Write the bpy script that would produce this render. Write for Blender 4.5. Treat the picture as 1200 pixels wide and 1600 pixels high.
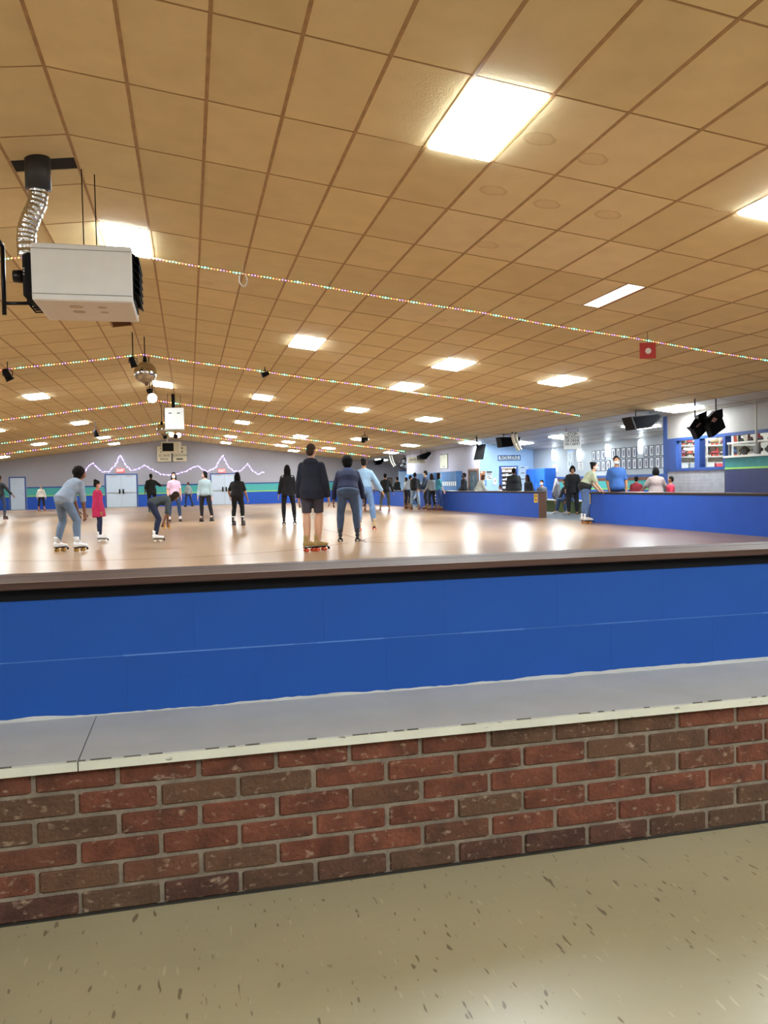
import bpy, math, random
from mathutils import Vector, Matrix
random.seed(7)
for o in list(bpy.data.objects): bpy.data.objects.remove(o)
scene = bpy.context.scene
COL = scene.collection
pi = math.pi

# ------------------------------------------------------------------ camera
EYE = 1.09
FPX, YAW, PITCH, ROLL = 1269.8, 0.2351, -0.0337, -0.0214
def cam_axes():
    cy, sy, cp, sp = math.cos(YAW), math.sin(YAW), math.cos(PITCH), math.sin(PITCH)
    f = Vector((sy*cp, cy*cp, sp)); r = Vector((cy, -sy, 0)); u = r.cross(f)
    c, s = math.cos(ROLL), math.sin(ROLL)
    return c*r+s*u, -s*r+c*u, f
RX, UP, FW = cam_axes()
cam_data = bpy.data.cameras.new('camera')
cam_data.sensor_fit = 'VERTICAL'; cam_data.sensor_height = 36.0
cam_data.lens = FPX/1600*36.0; cam_data.clip_start = 0.05; cam_data.clip_end = 200
cam = bpy.data.objects.new('camera', cam_data); COL.objects.link(cam)
cam.matrix_world = Matrix(((RX.x, UP.x, -FW.x, 0), (RX.y, UP.y, -FW.y, 0), (RX.z, UP.z, -FW.z, EYE), (0, 0, 0, 1)))
scene.camera = cam

# ------------------------------------------------------------------ world, exposure
world = bpy.data.worlds.new('hall_air'); scene.world = world
world.use_nodes = True
world.node_tree.nodes['Background'].inputs[0].default_value = (0.9, 0.95, 1, 1)
world.node_tree.nodes['Background'].inputs[1].default_value = 0.03
PANEL = 71.0          # radiance of the ceiling light panels
SCONCE = 15.0
vs = scene.view_settings
vs.view_transform = 'Standard'; vs.look = 'None'; vs.gamma = 1.0; vs.use_curve_mapping = False
vs.exposure = 0.0

# ------------------------------------------------------------------ measuring helpers (surveyed points -> metres)
def _ray(px, py): return RX*((px-600)/FPX) - UP*((py-800)/FPX) + FW
def on_x(px, py, X): d = _ray(px, py); t = X/d.x; return Vector((X, d.y*t, EYE+d.z*t))
def on_y(px, py, Y): d = _ray(px, py); t = Y/d.y; return Vector((d.x*t, Y, EYE+d.z*t))
def on_z(px, py, Z=0.0): d = _ray(px, py); t = (Z-EYE)/d.z; return Vector((d.x*t, d.y*t, Z))

# ------------------------------------------------------------------ materials
def lin(hexs):
    hexs = hexs.lstrip('#'); v = [int(hexs[i:i+2], 16)/255 for i in (0, 2, 4)]
    return tuple((x/12.92 if x <= 0.04045 else ((x+0.055)/1.055)**2.4) for x in v) + (1,)
MATS = {}
def rnd_coord(nt):
    """object coordinates, shifted by a different amount for every object"""
    tc = nt.nodes.new('ShaderNodeTexCoord'); oi = nt.nodes.new('ShaderNodeObjectInfo'); vm = nt.nodes.new('ShaderNodeVectorMath'); vm.operation = 'MULTIPLY_ADD'
    nt.links.new(oi.outputs['Random'], vm.inputs[0]); vm.inputs[1].default_value = (37, 91, 53); nt.links.new(tc.outputs['Object'], vm.inputs[2]); return vm.outputs[0]
def mat(name, col, rough=0.6, metal=0.0, var=0.12, scale=6.0, bump=0.0, bscale=60.0, emit=0.0, spec=0.5, coat=0.0, trans=0.0, perobj=0.0, stretch=None):
    if name in MATS: return MATS[name]
    m = bpy.data.materials.new(name); m.use_nodes = True; nt = m.node_tree
    b = nt.nodes['Principled BSDF']; c = lin(col) if isinstance(col, str) else col
    b.inputs['Roughness'].default_value = rough; b.inputs['Metallic'].default_value = metal
    b.inputs['Specular IOR Level'].default_value = spec; b.inputs['Coat Weight'].default_value = coat
    b.inputs['Transmission Weight'].default_value = trans
    src = rnd_coord(nt) if perobj else nt.nodes.new('ShaderNodeTexCoord').outputs['Object']
    if stretch:
        mp = nt.nodes.new('ShaderNodeMapping'); mp.inputs['Scale'].default_value = stretch
        nt.links.new(src, mp.inputs[0]); src = mp.outputs[0]
    n = nt.nodes.new('ShaderNodeTexNoise'); n.inputs['Scale'].default_value = scale; n.inputs['Detail'].default_value = 4
    nt.links.new(src, n.inputs['Vector'])
    mr = nt.nodes.new('ShaderNodeMapRange'); mr.inputs[1].default_value = 0.3; mr.inputs[2].default_value = 0.7
    mr.inputs[3].default_value = 1-var; mr.inputs[4].default_value = 1+var
    nt.links.new(n.outputs['Fac'], mr.inputs[0]); fac = mr.outputs[0]
    if perobj:
        oi = nt.nodes.new('ShaderNodeObjectInfo'); m2 = nt.nodes.new('ShaderNodeMapRange')
        m2.inputs[3].default_value = 1-perobj; m2.inputs[4].default_value = 1+perobj
        nt.links.new(oi.outputs['Random'], m2.inputs[0])
        mu = nt.nodes.new('ShaderNodeMath'); mu.operation = 'MULTIPLY'
        nt.links.new(fac, mu.inputs[0]); nt.links.new(m2.outputs[0], mu.inputs[1]); fac = mu.outputs[0]
    vm = nt.nodes.new('ShaderNodeVectorMath'); vm.operation = 'SCALE'; vm.inputs[0].default_value = c[:3]
    nt.links.new(fac, vm.inputs['Scale']); nt.links.new(vm.outputs[0], b.inputs['Base Color'])
    if bump:
        n2 = nt.nodes.new('ShaderNodeTexNoise'); n2.inputs['Scale'].default_value = bscale; n2.inputs['Detail'].default_value = 3
        nt.links.new(src, n2.inputs['Vector'])
        bp = nt.nodes.new('ShaderNodeBump'); bp.inputs['Strength'].default_value = bump; bp.inputs['Distance'].default_value = 0.01
        nt.links.new(n2.outputs['Fac'], bp.inputs['Height']); nt.links.new(bp.outputs[0], b.inputs['Normal'])
    if emit:
        b.inputs['Emission Color'].default_value = c; b.inputs['Emission Strength'].default_value = emit
    MATS[name] = m; m['base'] = vm.name; return m
def extra_mix(m, colour, build, rnd=False):
    """mix `colour` over the base colour with a mask made by build(nt, objcoord_socket)."""
    nt = m.node_tree; b = nt.nodes['Principled BSDF']; base = nt.nodes[m['base']].outputs[0]
    cur = b.inputs['Base Color'].links[0].from_socket
    tc = nt.nodes.new('ShaderNodeTexCoord'); mask = build(nt, rnd_coord(nt) if rnd else tc.outputs['Object'])
    mx = nt.nodes.new('ShaderNodeMix'); mx.data_type = 'RGBA'
    nt.links.new(mask, mx.inputs[0]); nt.links.new(cur, mx.inputs[6]); mx.inputs[7].default_value = lin(colour)
    nt.links.new(mx.outputs[2], b.inputs['Base Color'])
def noise_mask(scale, lo, hi, stretch=(1, 1, 1), amount=1.0, detail=4, rot=(0, 0, 0)):
    def f(nt, src):
        mp = nt.nodes.new('ShaderNodeMapping'); mp.inputs['Scale'].default_value = stretch; mp.inputs['Rotation'].default_value = rot
        nt.links.new(src, mp.inputs[0])
        n = nt.nodes.new('ShaderNodeTexNoise'); n.inputs['Scale'].default_value = scale; n.inputs['Detail'].default_value = detail
        nt.links.new(mp.outputs[0], n.inputs['Vector'])
        r = nt.nodes.new('ShaderNodeMapRange'); r.inputs[1].default_value = lo; r.inputs[2].default_value = hi; r.inputs[4].default_value = amount
        nt.links.new(n.outputs['Fac'], r.inputs[0]); return r.outputs[0]
    return f
def glow(name, col, strength):
    if name in MATS: return MATS[name]
    m = bpy.data.materials.new(name); m.use_nodes = True; b = m.node_tree.nodes['Principled BSDF']
    c = lin(col) if isinstance(col, str) else col
    b.inputs['Base Color'].default_value = c; b.inputs['Emission Color'].default_value = c
    b.inputs['Emission Strength'].default_value = strength; MATS[name] = m; return m

# ------------------------------------------------------------------ mesh helpers
class MB:
    def __init__(s): s.v = []; s.f = []
    def add(s, vs_, fs_):
        o = len(s.v); s.v += [tuple(v) for v in vs_]; s.f += [tuple(i+o for i in f) for f in fs_]; return s
    def box(s, c, d, rot=None, taper=None):
        hx, hy, hz = d[0]/2, d[1]/2, d[2]/2; P = []
        for z in (-hz, hz):
            k = (taper if (taper and z > 0) else 1.0)
            for x, y in ((-hx, -hy), (hx, -hy), (hx, hy), (-hx, hy)): P.append(Vector((x*k, y*k, z)))
        if rot is not None: P = [rot @ p for p in P]
        c = Vector(c)
        return s.add([p+c for p in P], [(3, 2, 1, 0), (4, 5, 6, 7), (0, 1, 5, 4), (1, 2, 6, 5), (2, 3, 7, 6), (3, 0, 4, 7)])
    def span(s, a, b): # box from corner a to corner b
        return s.box([(a[i]+b[i])/2 for i in range(3)], [abs(a[i]-b[i]) for i in range(3)])
    def bevbox(s, c, d, e, rot=None):
        """box with chamfered vertical and horizontal edges (24 verts)"""
        hx, hy, hz = d[0]/2, d[1]/2, d[2]/2; P = []; F = []
        rings = [(-hz, e), (-hz+e, 0), (hz-e, 0), (hz, e)]
        for z, i in rings:
            x, y = hx-i, hy-i
            P += [Vector(q) for q in ((-x+e, -y, z), (x-e, -y, z), (x, -y+e, z), (x, y-e, z), (x-e, y, z), (-x+e, y, z), (-x, y-e, z), (-x, -y+e, z))]
        for r in range(3):
            for k in range(8): F.append((r*8+k, r*8+(k+1) % 8, (r+1)*8+(k+1) % 8, (r+1)*8+k))
        F.append(tuple(range(7, -1, -1))); F.append(tuple(range(24, 32)))
        if rot is not None: P = [rot @ p for p in P]
        c = Vector(c); return s.add([p+c for p in P], F)
    def ring_loft(s, rings, closed=True):
        n = len(rings[0]); V = [p for r in rings for p in r]; F = []
        for r in range(len(rings)-1):
            for k in range(n): F.append((r*n+k, r*n+(k+1) % n, (r+1)*n+(k+1) % n, (r+1)*n+k))
        if closed: F.append(tuple(range(n-1, -1, -1))); F.append(tuple(range((len(rings)-1)*n, len(rings)*n)))
        return s.add(V, F)
    def cone(s, a, b, ra, rb, n=12):
        a, b = Vector(a), Vector(b); d = (b-a).normalized(); x = d.orthogonal().normalized(); y = d.cross(x)
        R = lambda c, r: [c + x*(r*math.cos(2*pi*k/n)) + y*(r*math.sin(2*pi*k/n)) for k in range(n)]
        return s.ring_loft([R(a, ra), R(b, rb)])
    def capsule(s, a, b, ra, rb, n=12, ea=True, eb=True):
        a, b = Vector(a), Vector(b); d = (b-a).normalized(); x = d.orthogonal().normalized(); y = d.cross(x)
        R = lambda c, r: [c + x*(r*math.cos(2*pi*k/n)) + y*(r*math.sin(2*pi*k/n)) for k in range(n)]
        rs = []
        if ea: rs += [R(a-d*ra*math.cos(t), ra*math.sin(t)) for t in (0.15, 0.5, 0.95)]
        rs += [R(a, ra), R(b, rb)]
        if eb: rs += [R(b+d*rb*math.cos(t), rb*math.sin(t)) for t in (0.95, 0.5, 0.15)]
        return s.ring_loft(rs)
    def tube(s, pts, r, n=8):
        pts = [Vector(p) for p in pts]; rs = []; x = None
        for i, p in enumerate(pts):
            d = (pts[min(i+1, len(pts)-1)] - pts[max(i-1, 0)]).normalized()
            x = d.orthogonal().normalized() if x is None else (x - d*x.dot(d)).normalized()
            y = d.cross(x); rr = r[i] if isinstance(r, (list, tuple)) else r
            rs.append([p + x*(rr*math.cos(2*pi*k/n)) + y*(rr*math.sin(2*pi*k/n)) for k in range(n)])
        return s.ring_loft(rs)
    def ball(s, c, r, n=12, m=8, rot=None):
        if not isinstance(r, (list, tuple)): r = (r, r, r)
        c = Vector(c); rs = []
        for j in range(m+1):
            t = pi*j/m; t = min(max(t, 0.06), pi-0.06)
            ring = [Vector((r[0]*math.sin(t)*math.cos(2*pi*k/n), r[1]*math.sin(t)*math.sin(2*pi*k/n), -r[2]*math.cos(t))) for k in range(n)]
            if rot is not None: ring = [rot @ p for p in ring]
            rs.append([c+p for p in ring])
        return s.ring_loft(rs)
    def octa(s, c, r):
        c = Vector(c); return s.add([c+Vector(p)*r for p in ((1, 0, 0), (0, 1, 0), (-1, 0, 0), (0, -1, 0), (0, 0, 1), (0, 0, -1))],
            [(0, 1, 4), (1, 2, 4), (2, 3, 4), (3, 0, 4), (1, 0, 5), (2, 1, 5), (3, 2, 5), (0, 3, 5)])
    def prism(s, pts, ext):
        """polygon (3d points, planar) extruded by vector ext"""
        pts = [Vector(p) for p in pts]; e = Vector(ext); n = len(pts)
        nrm = sum(((pts[i]-pts[0]).cross(pts[(i+1) % n]-pts[0]) for i in range(1, n)), Vector())
        if nrm.dot(e) > 0: pts = pts[::-1]
        return s.add(pts+[p+e for p in pts], [tuple(range(n)), tuple(range(2*n-1, n-1, -1))] + [(i, i+n, (i+1) % n+n, (i+1) % n) for i in range(n)])
    def lathe(s, prof, n=16, axis=None, c=(0, 0, 0)):
        rs = [[Vector((r*math.cos(2*pi*k/n), r*math.sin(2*pi*k/n), z)) for k in range(n)] for r, z in prof]
        if axis is not None: rs = [[axis @ p for p in r] for r in rs]
        c = Vector(c); return s.ring_loft([[p+c for p in r] for r in rs])
    def mesh(s, name):
        me = bpy.data.meshes.new(name); me.from_pydata(s.v, [], s.f); me.update(); return me
    def build(s, name, m, parent=None, smooth=False, loc=None):
        me = s.mesh(name); o = bpy.data.objects.new(name, me); COL.objects.link(o)
        if m: me.materials.append(m)
        if parent is not None: o.parent = parent
        if loc is not None: o.location = loc
        if smooth: me.polygons.foreach_set('use_smooth', [True]*len(me.polygons))
        return o
def inst(name, me, loc, parent=None, rot=(0, 0, 0), scale=None):
    o = bpy.data.objects.new(name, me); COL.objects.link(o); o.location = loc; o.rotation_euler = rot
    if scale is not None: o.scale = scale
    if parent is not None: o.parent = parent
    return o
def tag(o, label=None, cat=None, group=None, kind=None):
    if label: o['label'] = label
    if cat: o['category'] = cat
    if group: o['group'] = group
    if kind: o['kind'] = kind
    return o
def thing(name, label, cat, loc=(0, 0, 0), rotz=0.0, group=None):
    o = bpy.data.objects.new(name, None); COL.objects.link(o); o.location = loc; o.rotation_euler = (0, 0, rotz); o.empty_display_size = 0.1
    return tag(o, label, cat, group)
def struct(o): o['kind'] = 'structure'; return o
def lettering(parent, text, size, loc, rot, m, name='lettering', extrude=0.002, align='CENTER', sx=1.0):
    cu = bpy.data.curves.new(name, 'FONT'); cu.body = text; cu.size = size; cu.extrude = extrude; cu.align_x = align; cu.align_y = 'CENTER'
    cu.resolution_u = 2; cu.offset = size*0.008
    t = bpy.data.objects.new(name, cu); me = bpy.data.meshes.new_from_object(t); bpy.data.objects.remove(t); bpy.data.curves.remove(cu)
    me.name = name; me.materials.clear(); me.materials.append(m)
    o = bpy.data.objects.new(name, me); COL.objects.link(o); o.parent = parent; o.location = loc; o.rotation_euler = rot; o.scale = (sx, 1, 1)
    return o
FACE_CAM = (pi/2, 0, 0)              # lettering that reads from -Y
FACE_RINK = (pi/2, 0, -pi/2)         # lettering that reads from -X

# ------------------------------------------------------------------ palette
M_tile = mat('ceiling_tile_paint', '#d1bd8f', 0.75, var=0.05, scale=3, bump=0.25, bscale=90, perobj=0.07, spec=0.35)
M_tile_pale = mat('ceiling_tile_newer', '#d7c59c', 0.75, var=0.05, scale=3, bump=0.2, bscale=90, perobj=0.03, spec=0.35)
M_tile_stain = mat('ceiling_tile_stained', '#d5c298', 0.75, var=0.05, scale=3, bump=0.2, bscale=90, spec=0.35)
def ring_stain(nt, src):
    mp = nt.nodes.new('ShaderNodeMapping'); mp.inputs['Location'].default_value = (0.05, 0.36, 0); mp.inputs['Scale'].default_value = (7, 9, 0)
    oi = nt.nodes.new('ShaderNodeObjectInfo'); vm_ = nt.nodes.new('ShaderNodeVectorMath'); vm_.operation = 'MULTIPLY_ADD'
    nt.links.new(oi.outputs['Random'], vm_.inputs[0]); vm_.inputs[1].default_value = (0.25, -0.5, 0); nt.links.new(src, vm_.inputs[2]); nt.links.new(vm_.outputs[0], mp.inputs[0])
    n = nt.nodes.new('ShaderNodeTexNoise'); n.inputs['Scale'].default_value = 1.2; nt.links.new(mp.outputs[0], n.inputs['Vector'])
    ad = nt.nodes.new('ShaderNodeMix'); ad.data_type = 'VECTOR'; ad.inputs[0].default_value = 0.35
    nt.links.new(mp.outputs[0], ad.inputs[4]); nt.links.new(n.outputs['Color'], ad.inputs[5])
    ln = nt.nodes.new('ShaderNodeVectorMath'); ln.operation = 'LENGTH'; nt.links.new(ad.outputs[1], ln.inputs[0])
    cr = nt.nodes.new('ShaderNodeValToRGB'); e = cr.color_ramp.elements
    e[0].position = 0.0; e[0].color = (0.1, 0.1, 0.1, 1); e[1].position = 1.0; e[1].color = (0, 0, 0, 1)
    for p, v in ((0.5, 0.12), (0.62, 0.4), (0.7, 0.0)): k = e.new(p); k.color = (v, v, v, 1)
    nt.links.new(ln.outputs['Value'], cr.inputs[0]); return cr.outputs[0]
extra_mix(M_tile_stain, '#9c7440', ring_stain)
M_tile_grey = mat('ceiling_tile_cool_lit', '#b9b2a6', 0.45, var=0.05, scale=3, bump=0.15, bscale=40)  # pale grey puts the cool lobby light into the tile colour
M_tbar = mat('ceiling_grid_metal', '#9c7a4e', 0.6, var=0.18, scale=8)
def by_object(lo, hi, amount, mul):
    def f(nt, src):
        oi = nt.nodes.new('ShaderNodeObjectInfo'); a = nt.nodes.new('ShaderNodeMath'); a.operation = 'MULTIPLY'; a.inputs[1].default_value = mul
        b = nt.nodes.new('ShaderNodeMath'); b.operation = 'FRACT'; r = nt.nodes.new('ShaderNodeMapRange'); r.inputs[1].default_value = lo; r.inputs[2].default_value = hi; r.inputs[4].default_value = amount
        nt.links.new(oi.outputs['Random'], a.inputs[0]); nt.links.new(a.outputs[0], b.inputs[0]); nt.links.new(b.outputs[0], r.inputs[0]); return r.outputs[0]
    return f
def brick_mat(name, col):
    m = mat(name, col, 0.85, var=0.32, scale=16, bump=0.6, bscale=80, perobj=0.16, spec=0.3)
    extra_mix(m, '#54402f', by_object(0.55, 0.8, 0.75, 7.3))
    extra_mix(m, '#3c281f', noise_mask(12, 0.5, 0.72, (1, 1, 1), 0.6), True)
    extra_mix(m, '#a48e78', noise_mask(38, 0.60, 0.74, (1, 1, 1.6), 0.55), True)
    return m
M_brick = brick_mat('brick_clay', '#633828')
M_brick_low = brick_mat('brick_clay_grimy', '#4c3026')
M_mortar = mat('mortar', '#75685a', 0.9, var=0.25, scale=20, bump=0.5, bscale=90)
M_blue = mat('blue_wall_paint', '#1c4a98', 0.6, spec=.2, var=0.06, scale=3, bump=0.06, bscale=120)
M_bluehw = mat('blue_rail_wall_paint', '#2751ae', 0.6, spec=.2, var=0.05, scale=2, bump=0.06, bscale=80)
M_cap = mat('brown_stained_board', '#4a3128', 0.55, var=0.25, scale=5, stretch=(0.4, 6, 6), bump=0.15, bscale=20, spec=.3)
M_capY = mat('brown_stained_board_long', '#4a3128', 0.35, var=0.25, scale=5, stretch=(6, 0.4, 6), coat=0.2)
M_blacktrim = mat('black_trim_paint', '#15131a', 0.5, var=0.2)
M_slab = mat('grey_bench_paint', '#bcbcbd', 0.6, var=0.06, scale=5, bump=0.1, bscale=50)
M_edge = mat('cream_edge_paint', '#c9c5b6', 0.6, var=0.06, scale=9, bump=0.15, bscale=60)
extra_mix(M_edge, '#6d675c', noise_mask(22, 0.68, 0.74, (1, 1, 3), 0.9))
M_chip = mat('chipped_grey_primer', '#5a5851', 0.8, var=0.3, scale=40)
M_lino = mat('near_floor_lino', '#a4997d', 0.34, var=0.07, scale=2.2, bump=0.05, bscale=40)
extra_mix(M_lino, '#4a3c26', noise_mask(13, 0.685, 0.72, (3.4, 0.8, 1), 0.75, 2, (0, 0, 0.25)))
extra_mix(M_lino, '#52432c', noise_mask(24, 0.70, 0.74, (2.6, 0.7, 1), 0.7, 1, (0, 0, -0.35)))
extra_mix(M_lino, '#cfc5a6', noise_mask(20, 0.69, 0.75, (3.6, 0.6, 1), 0.3, 1, (0, 0, 0.3)))
M_rink = mat('rink_floor_coating', '#a38467', 0.25, var=0.06, scale=0.8, stretch=(1, 0.25, 1), spec=0.06)
M_line = mat('rink_floor_line', '#4a2f1c', 0.9, spec=0.0)
M_carpet = mat('lobby_carpet', '#5d6168', 0.9, var=0.2, scale=30)
M_white = mat('white_wall_paint', '#d8d6d6', 0.6, var=0.03, scale=1.5)
M_lav = mat('far_wall_paint', '#98969e', 0.6, var=0.04, scale=0.8)
M_lobby = mat('lobby_wall_paint', '#a4a9ae', 0.6, var=0.03)
M_lilac = mat('lilac_wall_paint', '#a5a2b0', 0.6, var=0.03)
M_teal = mat('teal_wall_stripe', '#3f9e9b', 0.55, var=0.05)
M_lime = mat('lime_wall_stripe', '#8fc25c', 0.55, var=0.05)
M_trimblue = mat('dark_blue_trim', '#274a8c', 0.5, var=0.08)
M_skyblue = mat('pale_blue_wall', '#a9c9ec', 0.6, var=0.03)
M_door = mat('pale_grey_blue_door', '#b9c6d6', 0.45, var=0.03)
M_black = mat('black_plastic', '#0e0e10', 0.6, var=0.2, spec=0.15)
M_blackm = mat('black_metal', '#17161a', 0.35, metal=0.6, var=0.2)
M_steel = mat('brushed_steel', '#b9b9bb', 0.3, metal=1.0, var=0.1)
M_alu = mat('flexible_aluminium', '#c4c2bf', 0.16, metal=1.0, var=0.1, bump=0.4, bscale=40)
M_enamel = mat('white_enamel', '#cfccc6', 0.4, var=0.03)
M_frame = mat('light_frame_white', '#d8d4cb', 0.5, var=0.03)
M_panel = glow('lit_panel_diffuser', (0.87, 0.97, 1.0, 1), PANEL)
M_dim = glow('dim_panel_diffuser', (1.0, 0.97, 0.97, 1), 0.95)
M_wood = mat('warm_wood', '#6b4126', 0.5, var=0.25, scale=4, stretch=(1, 6, 6))
M_paper = mat('paper_white', '#e4e3df', 0.7, var=0.03)
M_ink = mat('printing_ink', '#17181d', 0.7, var=0.1)
M_glass = mat('clear_glass', '#f4f8fb', 0.03, trans=1.0, var=0.0)
M_red = mat('red_card', '#b23029', 0.6, var=0.06)
M_yellow = mat('yellow_notice', '#e2b41f', 0.6, var=0.05)
M_cream = mat('cream_sign', '#cfc6ac', 0.6, var=0.04)

# ================================================================== STRUCTURE
FARY, LEFTX, BACKY = 54.5, -15.0, -7.0
# floors
struct(MB().span((LEFTX, BACKY, -0.1), (16, 2.60, 0)).build('floor', M_lino))
rink = struct(MB().span((LEFTX, 2.60, -0.1), (10.2, FARY, 0)).build('floor_rink', M_rink))
struct(MB().span((10.2, 2.60, -0.1), (16.0, FARY, 0)).build('floor_lobby', M_carpet))
def floor_line(pts, w=0.035):
    b = MB(); pts = [Vector((p[0], p[1], 0)) for p in pts]
    for a, c in zip(pts, pts[1:]):
        d = (c-a).normalized(); n = Vector((-d.y, d.x, 0))*w/2
        b.add([a-n, c-n, c+n, a+n], [(0, 1, 2, 3)])
    b.v = [(x, y, 0.0012) for x, y, z in b.v]
    return b.build('painted_line', M_line, rink)
cc = on_z(655, 842); floor_line([(cc.x+1.1*math.cos(t*pi/24), cc.y+1.1*math.sin(t*pi/24)) for t in range(12, 40)], 0.03)
floor_line([on_z(x, y) for x, y in ((0, 877), (150, 876), (300, 871), (420, 863), (500, 855), (545, 848))], 0.035)
floor_line([on_z(x, y) for x, y in ((500, 826), (530, 833), (560, 842), (572, 848))], 0.03)

# outer walls
struct(MB().span((LEFTX, FARY, 0), (16.0, FARY+0.2, 4.6)).build('wall_far', M_lav))
struct(MB().span((LEFTX-0.2, BACKY, 0), (LEFTX, FARY, 4.6)).build('wall_left', M_white))
struct(MB().span((LEFTX, BACKY-0.2, 0), (16, BACKY, 4.6)).build('wall_back', M_white))
struct(MB().span((16.0, BACKY, 0), (16.2, FARY, 4.6)).build('wall_outer', M_white))
def far_trim(n, z0, z1, m, x0, x1, t):
    struct(MB().span((x0, FARY-t, z0), (x1, FARY, z1)).build('trim_%d' % n, m))
n = 0
for x0, x1 in ((LEFTX, -10.86), (-9.82, -5.2), (-3.15, 1.36), (3.22, 10.1)):
    for z0, z1, m, t in ((1.33, 1.41, M_trimblue, 0.03), (0.87, 1.33, M_teal, 0.012), (0.80, 0.87, M_lime, 0.016), (0, 0.80, M_bluehw, 0.012)):
        n += 1; far_trim(n, z0, z1, m, x0, x1, t)
# far doors: frame > leaves, bars, closers
def far_door(num, x0, x1, h, leaves):
    d = struct(MB().span((x0, FARY-0.06, 0), (x0+0.07, FARY, h)).span((x1-0.07, FARY-0.06, 0), (x1, FARY, h)).span((x0+0.07, FARY-0.06, h-0.07), (x1-0.07, FARY, h)).build('door_%d' % num, M_trimblue))
    w = (x1-x0-0.14)/leaves
    for k in range(leaves):
        a = x0+0.07+k*w
        lf = MB().span((a+0.008, FARY-0.045, 0.015), (a+w-0.008, FARY, h-0.075)).build('door_leaf', M_door, d)
        if leaves == 2:
            MB().span((a+0.06, FARY-0.10, 0.93), (a+w-0.06, FARY-0.075, 0.98)).build('push_bar', M_steel, lf)
            hx = a+w-0.11 if k == 0 else a+0.11
            MB().span((hx-0.045, FARY-0.13, 0.86), (hx+0.045, FARY-0.045, 1.16)).build('door_latch', M_black, lf)
            MB().span((a+w*0.3, FARY-0.11, h-0.17), (a+w*0.8, FARY-0.045, h-0.10)).build('door_closer', M_steel, lf)
        else:
            MB().ball((a+w-0.1, FARY-0.08, 0.98), 0.035).span((a+w-0.115, FARY-0.06, 0.965), (a+w-0.085, FARY-0.04, 0.995)).build('door_handle', M_steel, lf, True)
    return d
far_door(1, -10.83, -9.85, 2.06, 1); far_door(2, -5.17, -3.18, 2.13, 2); far_door(3, 1.39, 3.19, 2.06, 2)

# ------------------------------------------------------------------ near brick bench and blue block wall
D1 = 2.18
bench = struct(MB().span((-4.2, D1+0.006, 0), (5.5, 2.58, 0.385)).build('bench_base', M_mortar))
PITCH_B, COURSE = 0.2035, 0.0645
brick_ms = []
for bm_ in (M_brick_low, M_brick):
    brick_me = MB().bevbox((0, 0, 0), (PITCH_B-0.011, 0.05, COURSE-0.0105), 0.004).mesh('brick'); brick_me.materials.append(bm_); brick_ms.append(brick_me)
for r in range(6):
    off = -0.301 + (PITCH_B/2 if r % 2 else 0)
    for k in range(-6, 20):
        x = off + k*PITCH_B + PITCH_B/2
        if x < -1.3 or x > 3.6: continue
        b = inst('brick', brick_ms[min(r, 1)], (x+random.uniform(-.0015, .0015), D1+0.025+random.uniform(-0.0015, 0.002), r*COURSE+COURSE/2), bench,
                 (random.uniform(-.006, .006), random.uniform(-.004, .004), random.uniform(-.005, .005)))
rest = MB()
for r in range(6):
    off = -0.301 + (PITCH_B/2 if r % 2 else 0)
    for k in range(-20, 30):
        x = off + k*PITCH_B + PITCH_B/2
        if (x < -1.3 or x > 3.6) and -4.1 < x < 5.4: rest.box((x, D1+0.025, r*COURSE+COURSE/2), (PITCH_B-0.011, 0.05, COURSE-0.0105))
tag(rest.build('brick_run', M_brick, bench), kind='stuff')
MB().span((-4.2, D1-0.004, 0), (5.5, D1+0.01, 0.004)).build('dirt_line', mat('dark_floor_grime', '#2a241c', 0.9), bench)
# bench slabs with cream edge (seam at x=-0.29)
for nm, x0, x1, lab in (('bench_slab', -4.2, -0.2925, 'short grey painted bench slab on brick base, left of the seam'), ('bench_slab', -0.2895, 5.5, 'long grey painted bench slab on brick base, right of the seam')):
    t = thing(nm, lab, 'bench', (0, 0, 0))
    MB().span((x0, 2.156, 0.387), (x1, 2.585, 0.410)).build('slab_top', M_slab, t)
    MB().span((x0, 2.150, 0.3855), (x1, 2.156, 0.4085)).build('slab_edge', M_edge, t)
    ch = MB(); x = max(x0, -0.9)
    rr = random.Random(3)
    while x < min(x1, 2.6):
        w = rr.uniform(0.006, 0.05); g = rr.uniform(0.0, 0.03) if rr.random() < .7 else rr.uniform(0.05, .16)
        if x+w < x1: ch.span((x, 2.1535, 0.4085), (x+w, 2.1535+rr.uniform(.0035, .007), 0.4105))
        x += w+g
    ch.build('paint_chips', M_chip, t)
# wavy grey paint line creeping up the blue wall
wav = MB(); N = 240; rr = random.Random(5); hgt = 0.006; top = []
for i in range(N+1):
    hgt += rr.uniform(-.0022, .0022); hgt = min(max(hgt, 0.002), 0.013); top.append(hgt)
for i in range(N):
    xa, xb = -1.2+i*4.4/N, -1.2+(i+1)*4.4/N
    wav.add([(xa, 2.576, 0.408), (xb, 2.576, 0.408), (xb, 2.5765, 0.410+top[i+1]), (xa, 2.5765, 0.410+top[i])], [(0, 1, 2, 3)])
    wav.add([(xa, 2.5765, 0.410+top[i]), (xb, 2.5765, 0.410+top[i+1]), (xb, 2.583, 0.410+top[i+1]), (xa, 2.583, 0.410+top[i])], [(0, 1, 2, 3)])
nearwall = struct(MB().span((-4.2, 2.583, 0), (10.3, 2.78, 0.80)).build('wall_near', mat('blue_joint_paint', '#3f69bb', 0.5)))
wav.build('paint_line', mat('pale_grey_paint_edge', '#b4b4b4', 0.6), nearwall)
BL = 0.4064
blk = MB().bevbox((0, 0, 0), (BL-0.0001, 0.03, 0.2032-0.0008), 0.0004).mesh('block'); blk.materials.append(M_blue)
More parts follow.
